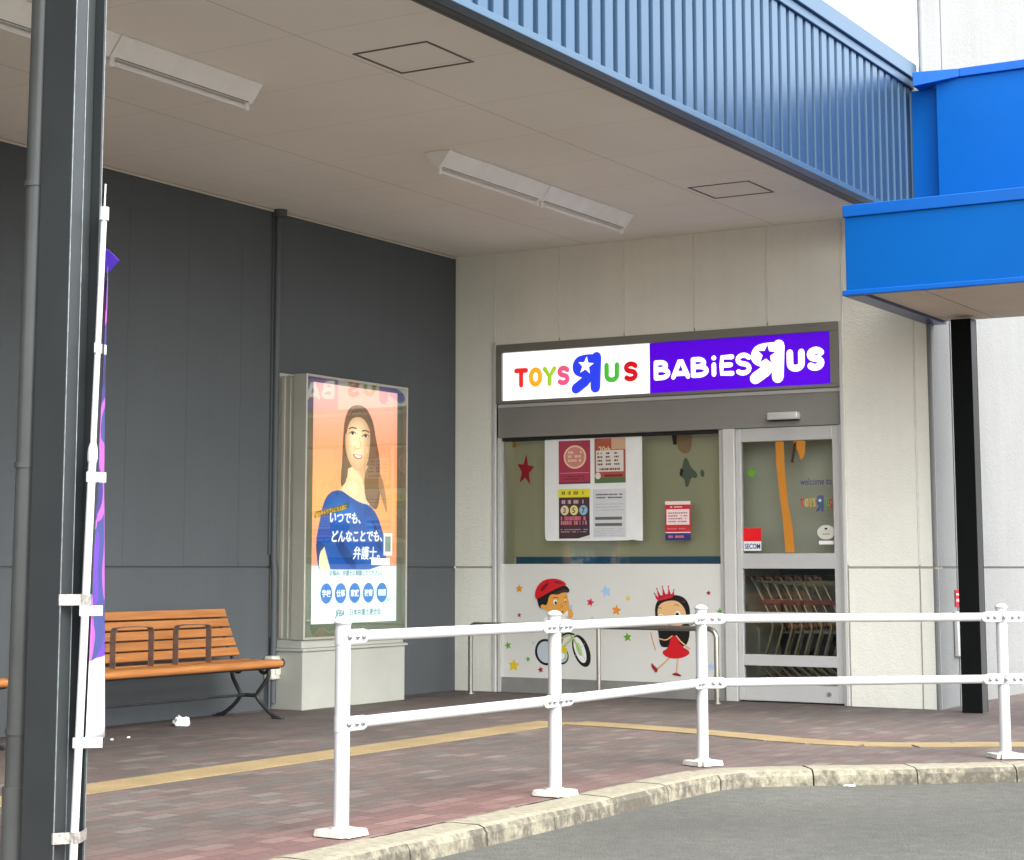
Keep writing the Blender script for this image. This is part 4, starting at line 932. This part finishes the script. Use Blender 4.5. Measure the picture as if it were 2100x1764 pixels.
# ------------------------------------------------------------------ ceiling lights
def ceiling_light(y0, y1, lab):
    T = thing('ceiling_light', lab, 'ceiling light', (2.30, (y0+y1)/2, HC), 'long ceiling light fixtures')
    xc = 2.325; zt, zb2 = HC-.001, HC-.115
    r = MB(); r.prism([(xc-.105, y0, zt), (xc+.105, y0, zt), (xc+.105, y0, zt-.010), (xc+.024, y0, zb2), (xc-.024, y0, zb2), (xc-.105, y0, zt-.010)], (0, y1-y0, 0)); part('reflector', r, M_FIX, T, .003)
    t = MB(); t.tube([(xc, y0+.05, zb2-.024), (xc, y1-.05, zb2-.024)], .016, 12); part('tube', t, M_TUBE, T)
    for y in (y0+.012, y1-.048):
        s = MB(); s.rbox((xc-.018, y, zb2-.045), (xc+.018, y+.036, zb2+.002), .008); part('lamp_holder', s, M_FIX, T)
    sl = MB(); sl.box((xc-.026, y0+.05, zb2-.003), (xc-.023, y1-.05, zb2+.001)); sl.box((xc+.0235, y0+.04, zb2+.001), (xc+.028, y1-.04, zb2+.006)); part('seam', sl, mat('seam_dark', (.08, .07, .06), .6), T)
ceiling_light(-8.52, -7.27, 'white tube fixture on the soffit, left piece of the near pair, at the left edge'); ceiling_light(-7.262, -6.02, 'white tube fixture on the soffit just right of the steel column')
ceiling_light(-3.93, -2.505, 'white tube fixture on the soffit, left piece of the far pair in mid soffit'); ceiling_light(-2.497, -1.10, 'white tube fixture on the soffit, right piece of the far pair, nearest the cream wall')

# ------------------------------------------------------------------ steel column and drainpipe
CX0, CX1, CY0, CY1 = 4.243, 4.40, -9.655, -9.49
SCOL = thing('steel_column', 'charcoal steel column with pale edges standing left near the kerb', 'column', (4.32, -9.57, 0))
c_ = MB(); c_.box((CX0, CY0, 0), (CX1, CY0+.012, FZ0-.002)); part('front_flange', c_, M_COL, SCOL, .002)
c_ = MB(); c_.box((CX0+.03, CY0+.013, 0), (CX1-.045, CY1-.012, FZ0-.002)); c_.box((CX1-.044, CY0+.014, 0), (CX1-.012, CY0+.075, FZ0-.002)); part('web', c_, M_COL, SCOL, .002)
c_ = MB(); c_.box((CX0, CY1-.011, 0), (CX1, CY1, FZ0-.002)); part('rear_flange', c_, M_COL, SCOL, .002)
c_ = MB()
for x, y in ((CX1+.0005, CY0+.003), (CX1-.0115, CY0+.076), (CX1+.0005, CY1-.003)): c_.tube([(x, y, .0), (x, y, FZ0-.003)], .0022, 6)
part('pale_edge', c_, M_SEAM, SCOL)  # thin paler tubes drawn along the flange edges
c_ = MB(); c_.box((CX0-.06, CY0-.06, .001), (CX1+.06, CY1+.06, .016)); part('base_plate', c_, M_COL, SCOL, .003)
DPX, DPY = 4.140, -9.57
dp = thing('drainpipe', 'grey round drainpipe with socket joints running up beside the steel column', 'drainpipe', (DPX, DPY, 0))
p_ = MB(); p_.tube([(DPX-.010, DPY, .0), (DPX+.012, DPY, HC-.005)], .047, 24); part('pipe', p_, M_PIPE, dp)
for z, hgt, r in ((.0, .31, .054), (.50, .022, .0525), (1.49, .022, .0525), (2.57, .022, .0525), (3.6, .022, .0525)):
    p_ = MB(); xx = DPX-.010+.022*z/4; p_.tube([(xx, DPY, z), (xx, DPY, z+hgt)], r, 20); part('socket', p_, M_PIPE, dp)

# ------------------------------------------------------------------ banner flag strapped to the column
BNF = thing('banner_flag', 'tall purple and pink cloth banner on a white pole strapped to the steel column', 'banner', (4.44, -9.59, .0))
pA = hit(0, 4.445, 150, 1764); pB = hit(0, 4.445, 214, 430); dirp = (pB-pA)/(pB.z-pA.z)
def polep(z): return pA+dirp*(z-pA.z)
p_ = MB(); p_.tube([polep(0.02), polep(1.52)], .0150, 12); p_.tube([polep(1.50), polep(1.515), polep(1.54), polep(1.56), polep(1.575)], [.0155, .019, .019, .0165, .012], 12); p_.tube([polep(1.54), polep(2.44)], .0115, 12)
p_.tube([polep(2.42), polep(2.47)], .018, 12); p_.tube([polep(2.46), polep(2.56)], .0035, 8); part('pole', p_, M_WHITE, BNF)
def zpole(yy):
    lo, hi = 0, 3
    for _ in range(40):
        m_ = (lo+hi)/2; q = polep(m_)-CAM; py = PPY-F_PX*q.dot(UU)/q.dot(FF)
        if py > yy: lo = m_
        else: hi = m_
    return lo
# cloth: hangs in a plane that runs away from the kerb, slightly rippled
m, g = newmat('printed_cloth', .75); pos = g.n('ShaderNodeNewGeometry').outputs['Position']; sp = g.n('ShaderNodeSeparateXYZ'); g.l(pos, sp.inputs[0])
mp = g.n('ShaderNodeMapping'); mp.inputs['Scale'].default_value = (1.0, 1.0, 1.7); g.l(pos, mp.inputs['Vector'])
nz = g.noise(mp.outputs[0], 1.5, 1, .3)
cc = g.ramp(nz, [(0, srgb(35, 30, 75)), (.36, srgb(50, 42, 110)), (.46, srgb(160, 80, 170)), (.53, srgb(50, 60, 120)), (.60, srgb(88, 48, 160)), (.68, srgb(170, 90, 98))], 'CONSTANT')
wh = g.math('LESS_THAN', sp.outputs['Z'], .775)
g.l(g.mix(wh, cc, (.50, .50, .51, 1)), g.p.inputs['Base Color']); M_CLOTH = m
cl = MB(); rows = []; NR, NC = 44, 12
yy0, yy1 = 1536, 545
for i in range(NR+1):
    yy = yy0+(yy1-yy0)*i/NR; z = zpole(yy); a_ = polep(z)+Vector((.012, .022, 0))
    far = hit(1, a_.y+.40, 214.5, yy)
    row = []
    for j in range(NC+1):
        t = j/NC; q = a_.lerp(Vector((far.x, far.y, z)), t); taper = min(1, i/NR*1.0); amp = .007*math.sin(t*PI*2.2+z*2.2)*t*(1-t)*3
        row.append(q+Vector((amp, amp*.6, 0)))
    rows.append(row)
cl.add([q for r_ in rows for q in r_], [(i*(NC+1)+j, i*(NC+1)+j+1, (i+1)*(NC+1)+j+1, (i+1)*(NC+1)+j) for i in range(NR) for j in range(NC)], None, True)
o = part('banner_cloth', cl, M_CLOTH, BNF); md = o.modifiers.new('thick', 'SOLIDIFY'); md.thickness = .0015; md.offset = 0
# loose top corner
fpt = [hit(1, -9.15, *q) for q in ((200, 500), (214, 508), (224, 514), (244, 534), (224, 556), (208, 560))]
k_ = MB(); k_.prism(fpt, (0, .004, 0)); part('loose_corner', k_, vin('banner_purple', (75, 45, 175)), BNF)
for yy in (713, 978, 1253, 1524):
    z = zpole(yy); a_ = polep(z); far = hit(1, a_.y+.06, 217 if yy < 1200 else 210, yy)
    t_ = MB(); q0 = a_+(a_-far).normalized()*.022; d = Vector((far.x-q0.x, far.y-q0.y, 0)); nn = Vector((-d.y, d.x, 0)).normalized()*.004
    t_.prism([q0+nn+Vector((0, 0, -.019)), q0+d+nn+Vector((0, 0, -.019)), q0+d+nn+Vector((0, 0, .019)), q0+nn+Vector((0, 0, .019))], -2*nn); part('tab', t_, M_WHITE, BNF, .002)
for yy in (1230, 1718):
    z = zpole(yy); a_ = polep(z); t_ = MB()
    P_ = [(CX1+.003, CY0-.004), (a_.x-.010, a_.y-.016), (a_.x+.014, a_.y-.010), (a_.x+.014, a_.y+.016), (CX1+.006, CY1+.002)]
    for i in range(len(P_)-1):
        a1, b1 = P_[i], P_[i+1]; t_.prism([(a1[0], a1[1], z-.020), (b1[0], b1[1], z-.020), (b1[0], b1[1], z+.020), (a1[0], a1[1], z+.020)], (.0015, -.0015, 0))
    t_.prism([(CX0+.06, CY0-.003, z-.02), (CX1+.003, CY0-.003, z-.02), (CX1+.003, CY0-.003, z+.02), (CX0+.06, CY0-.003, z+.02)][0:0] or [(CX1-.004, CY0-.003, z-.02), (CX1+.003, CY0-.004, z-.02), (CX1+.003, CY0-.004, z+.02), (CX1-.004, CY0-.003, z+.02)], (0, .002, 0))
    part('tape_strap', t_, M_TAPE, BNF)

# ------------------------------------------------------------------ guard rail at the kerb
POSTS = [(4.61, -8.18), (4.69, -6.49), (4.71, -4.81), (6.06, -3.50), (7.40, -2.20)]
GR = thing('guard_rail', 'white tubular guard rail with bolted joints following the kerb', 'guard rail', (4.7, -6, 0))
RZ = (.825, .462)
def bolt(mb, p, n_, r=.0115):
    n_ = Vector(n_).normalized(); mb.tube([p, p+n_*.005], r*1.15, 12, M_BOLT); mb.tube([p+n_*.005, p+n_*.010, p+n_*.014], [r, r*.85, r*.35], 8, M_BOLT)
for k, (x, y) in enumerate(POSTS):
    p_ = MB(); p_.tube([(x, y, .01), (x, y, .872)], .0328, 28); po_ = part('post', p_, M_WHITE, GR)
    p_ = MB(); p_.tube([(x, y, .872), (x, y, .880), (x, y, .8805), (x, y, .888), (x, y, .899), (x, y, .905)], [.0335, .036, .0385, .0375, .027, .006], 28); part('cap', p_, M_WHITE, po_)
    p_ = MB(); ang = math.atan2(POSTS[min(k+1, 4)][1]-POSTS[max(k-1, 0)][1], POSTS[min(k+1, 4)][0]-POSTS[max(k-1, 0)][0])
    bm = bmesh.new(); bmesh.ops.create_cube(bm, size=1); bmesh.ops.bevel(bm, geom=[e for e in bm.edges if abs((e.verts[0].co-e.verts[1].co).z) > .5], offset=.12, segments=4, affect='EDGES')
    for v in bm.verts:
        s_ = .94 if v.co.z > 0 else 1
        X_, Y_ = v.co.x*.185*s_, v.co.y*.185*s_; v.co = Vector((x+X_*math.cos(ang)-Y_*math.sin(ang), y+X_*math.sin(ang)+Y_*math.cos(ang), .005+(.024 if v.co.z > 0 else 0)))
    p_.bm(bm); p_.tube([(x, y, .029), (x, y, .040)], [.052, .040], 24); part('base_plate', p_, M_BASE, po_)
for k in range(len(POSTS)-1):
    a_, b_ = Vector((*POSTS[k], 0)), Vector((*POSTS[k+1], 0)); d = (b_-a_).normalized(); nrm = Vector((d.y, -d.x, 0))
    for z in RZ:
        r_ = MB(); s0 = a_+d*.030+Vector((0, 0, z)); s1 = b_-d*.030+Vector((0, 0, z))
        r_.tube([s0, s1], .0248, 22); ro = part('rail', r_, M_WHITE, GR)
        for c0, sg in ((a_, 1), (b_, -1)):
            br = MB()
            c0 = c0+Vector((0, 0, z)); dd = d*sg
            # fishplate: pressed flat lug on the road side wrapping the tube
            for q_ in (nrm, ):
                P_ = [c0+dd*.018+q_*.0265, c0+dd*.112+q_*.0265]
                br.tube([P_[0], P_[1]], .0315, 18, None, flat=(q_, .006), round_ends=True)
            br.tube([c0+Vector((0, 0, -.032)), c0+Vector((0, 0, .032))], .0352, 24)
            for u_ in (.058, .100): bolt(br, c0+dd*u_+nrm*.0315, nrm)
            if sg > 0: bolt(br, c0+nrm*.0352, nrm)
            part('bracket', br, M_WHITE, ro)
# angled clamp at the bend
c0 = Vector((*POSTS[2], 0))
for z in RZ:
    br = MB()
    for an in (2.9, 3.6): br.tube([c0+Vector((math.cos(an)*.03, math.sin(an)*.03, z)), c0+Vector((math.cos(an)*.075, math.sin(an)*.075, z-.025))], .016, 10); 
    for an in (-.9, -1.6, -2.2): bolt(br, c0+Vector((math.cos(an)*.040, math.sin(an)*.040, z)), (math.cos(an), math.sin(an), 0), .010)
    part('clamp', br, M_WHITE, GR)

# ------------------------------------------------------------------ stainless handrail by the window
HY = -.35
HR = thing('handrail', 'brushed steel tube handrail in front of the stickered white panel', 'handrail', (1.6, HY, 0))
def seg(pts, **k):
    m_ = MB(); m_.tube(pts, .0215, 16); return m_
t_ = [(.386, HY, .0), (.386, HY, .56)]+[(.386+.05*(1-math.cos(t)), HY, .56+.05*math.sin(t)) for t in [PI/2*i/6 for i in range(1, 7)]]+[(2.70, HY, .61)]+[(2.70+.075*math.sin(t), HY, .535+.075*math.cos(t)) for t in [PI/2*i/8 for i in range(1, 9)]]+[(2.775, HY, .0)]
part('rail', seg(t_), M_STEEL, HR)
m_ = MB(); m_.tube([(1.675, HY, 0), (1.675, HY, .595)], .019, 14); part('leg', m_, M_STEEL, HR)
for x in (.386, 1.675, 2.775):
    m_ = MB(); m_.tube([(x, HY, .001), (x, HY, .008)], .042, 18); part('floor_flange', m_, M_STEEL, HR)

# ------------------------------------------------------------------ blue canopy at the right corner
CY, CZ0, CZ1 = -1.83, 3.095, 3.71; CXL = 4.52
CN = thing('blue_canopy', 'bright blue flat canopy box over the side walk at the building corner', 'canopy', (5.5, -.8, 3.1))
c_ = MB(); c_.box((CXL, CY, CZ0+.02), (5.86-.002, CY+.04, CZ1-.055)); c_.box((5.862, CY, CZ0+.02), (9.5, CY+.04, CZ1-.055)); c_.box((CXL, CY+.041, CZ0+.02), (CXL+.04, .10, CZ1-.055)); part('fascia', c_, M_BLUE, CN, .003)
c_ = MB(); c_.box((CXL-.012, CY-.014, CZ1-.054), (9.5, CY+.05, CZ1+.035)); c_.box((CXL-.012, CY+.052, CZ1-.054), (CXL+.05, .10, CZ1+.035)); part('top_cap', c_, M_BLUED, CN, .006)
c_ = MB(); c_.box((CXL-.022, CY-.030, CZ0-.02), (9.5, CY+.018, CZ0+.019)); part('bottom_flashing', c_, M_BLUED, CN, .006)
c_ = MB(); c_.box((CXL-.018, CY+.020, CZ0-.022), (CXL+.13, .10, CZ0+.018)); part('edge_beam', c_, mat('navy_edge', (.02, .05, .16), .3, metal=.3), CN, .004)
c_ = MB(); c_.box((CXL+.132, CY+.020, CZ0+.002), (9.5, .10, CZ0+.018)); c_.box((5.05, CY+.021, CZ0+.0005), (5.054, .099, CZ0+.003), M_SOFT); part('soffit', c_, M_BLUESH, CN)
c_ = MB(); c_.box((CXL+.05, CY+.06, CZ1-.06), (9.5, .10, CZ1+.0)); part('roof_sheet', c_, M_BLUED, CN)
# tall blue parapet behind it
PR = thing('blue_parapet', 'tall bright blue metal parapet panel standing above the canopy against the pale wall', 'parapet', (5.5, 0, 3.7))
c_ = MB(); c_.box((4.70, -.16, CZ1+.001), (9.5, -.02, 5.034)); part('panel', c_, M_BLUE, PR, .004)
c_ = MB(); c_.box((FX+.024, -.09, CZ1+.001), (4.698, -.02, 4.99)); part('return_panel', c_, M_BLUE, PR)
c_ = MB(); c_.box((4.90, -.185, 5.035), (9.5, .04, 5.105)); c_.add([(FX+.09, -.26, 4.985), (4.898, -.185, 5.036), (4.898, .04, 5.036), (FX+.09, .04, 4.985), (FX+.09, -.26, 5.105), (4.898, -.185, 5.104), (4.898, .04, 5.104), (FX+.09, .04, 5.105)], [(0, 3, 2, 1), (4, 5, 6, 7), (0, 1, 5, 4), (1, 2, 6, 5), (2, 3, 7, 6), (3, 0, 4, 7)]); part('cap', c_, M_BLUED, PR, .005)
# black support column
BC = thing('black_column', 'black square steel column under the blue canopy at the building corner', 'column', (4.86, -.12, 0))
c_ = MB(); c_.box((4.775, -.20, .0), (4.935, -.192, CZ0-.024)); c_.box((4.81, -.191, 0), (4.925, -.055, CZ0-.024)); c_.box((4.775, -.054, 0), (4.935, -.046, CZ0-.024)); part('shaft', c_, M_BLACKCOL, BC, .002)
c_ = MB(); c_.box((4.926, -.190, 0), (4.934, -.056, CZ0-.024)); part('web_plate', c_, mat('grey_web', (.06, .064, .06), .4), BC)
# intercom and red plate on the side wall
ic = MB(); ic.rbox((XR+.001, .40, .40), (XR+.035, .62, .76), .006, M_ALU); ic.tube([(XR+.035, .55, .56), (XR+.05, .55, .56)], .035, 18, M_DKGAP); ic.tube([(XR+.05, .55, .56), (XR+.06, .55, .56)], .018, 12, M_BOLT)
o = ic.build('wall_box', M_ALU, None, (XR, .5, .4)); tag(o, 'small grey metal box with round dial on pale side wall behind black column', 'wall box')
ic = MB(); ic.box((XR+.001, .45, .80), (XR+.006, .62, .935), vin('plate_red', (190, 25, 45))); ic.box((XR+.0062, .47, .84), (XR+.0075, .60, .86), V['white']); ic.box((XR+.0062, .47, .89), (XR+.0075, .58, .905), V['white'])
o = ic.build('red_plate', None, None, (XR, .53, .8)); tag(o, 'small red plate with white lines above the grey metal box on the side wall', 'sign plate')

# ------------------------------------------------------------------ litter
def litter(name, lab, x, y, r, m, sc=(1, 1, .6), z=0, sub=3, amp=.35, seed=1):
    rnd = random.Random(seed); bm = bmesh.new(); bmesh.ops.create_icosphere(bm, subdivisions=sub, radius=r)
    for v in bm.verts:
        n_ = 1+amp*(rnd.random()-.5)+.35*math.sin(v.co.x/r*5+seed)*math.cos(v.co.y/r*4)
        v.co = Vector((v.co.x*n_*sc[0], v.co.y*n_*sc[1], max(v.co.z*n_*sc[2], -r*sc[2]*.55)+r*sc[2]*.55+.002))
    b_ = MB(); b_.bm(bm, m); o = b_.build(name, None); o.location = (x, y, z); tag(o, lab, 'litter'); return o
litter('crumpled_paper', 'crumpled white paper lying on the pavers in front of the bench', .43, -4.30, .052, M_PAPER, (1, 1.2, .8), seed=4)
litter('paper_scrap', 'flat white scrap lying on the asphalt below the kerb near the right', 5.52, -4.66, .020, M_PAPER, (1.6, 1.4, .3), Rz, 2, seed=9)
litter('cigarette_end', 'tiny pale scrap on the pavers below the left end of the bench', .80, -5.42, .010, M_PAPER, (1.2, 1, .8), 0, 2, seed=12)
litter('paper_crumb', 'tiny pale scrap on the pavers right of the one below the bench end', .78, -5.24, .009, M_PAPER, (1.2, 1, .8), 0, 2, seed=13)

# ------------------------------------------------------------------ unseen wing right of the view, added for its dark mirror image in the fascia
NB = thing('unseen_building', 'unseen dark brown low building wing, added for its reflection in the fascia', 'building', (30, 32, 0))
nbv = MB(); A_ = Vector((4, 46, -.1)); Bv = Vector((60, 8, -.1)); dv = (Bv-A_).normalized(); nv = Vector((dv.y, -dv.x, 0))
nbv.prism([A_, Bv, Bv-nv*10, A_-nv*10], (0, 0, 8.2)); part('wall', nbv, mat('brown_cladding', (.10, .085, .07), .7, noise=(.6, .15)), NB)
nbv = MB(); nbv.prism([A_+nv*.2+Vector((0, 0, 8.31)), Bv+nv*.2+Vector((0, 0, 8.31)), Bv-nv*10+Vector((0, 0, 8.31)), A_-nv*10+Vector((0, 0, 8.31))], (0, 0, .3)); part('parapet_cap', nbv, M_SOFT, NB)
for k in range(9):
    nbv = MB(); p0 = A_+dv*(4+6.5*k)+nv*.02+Vector((0, 0, 3.1)); p1 = p0+dv*3.8
    nbv.prism([p0, p1, p1+Vector((0, 0, 1.8)), p0+Vector((0, 0, 1.8))], nv*.05); part('window', nbv, mat('dark_window', (.03, .035, .04), .1), NB)

litter('gravel_chip', 'tiny white chip on the asphalt against the kerb, left of the larger white scrap', 5.06, -4.95, .010, M_PAPER, (1.2, 1, .6), Rz, 2, seed=21)
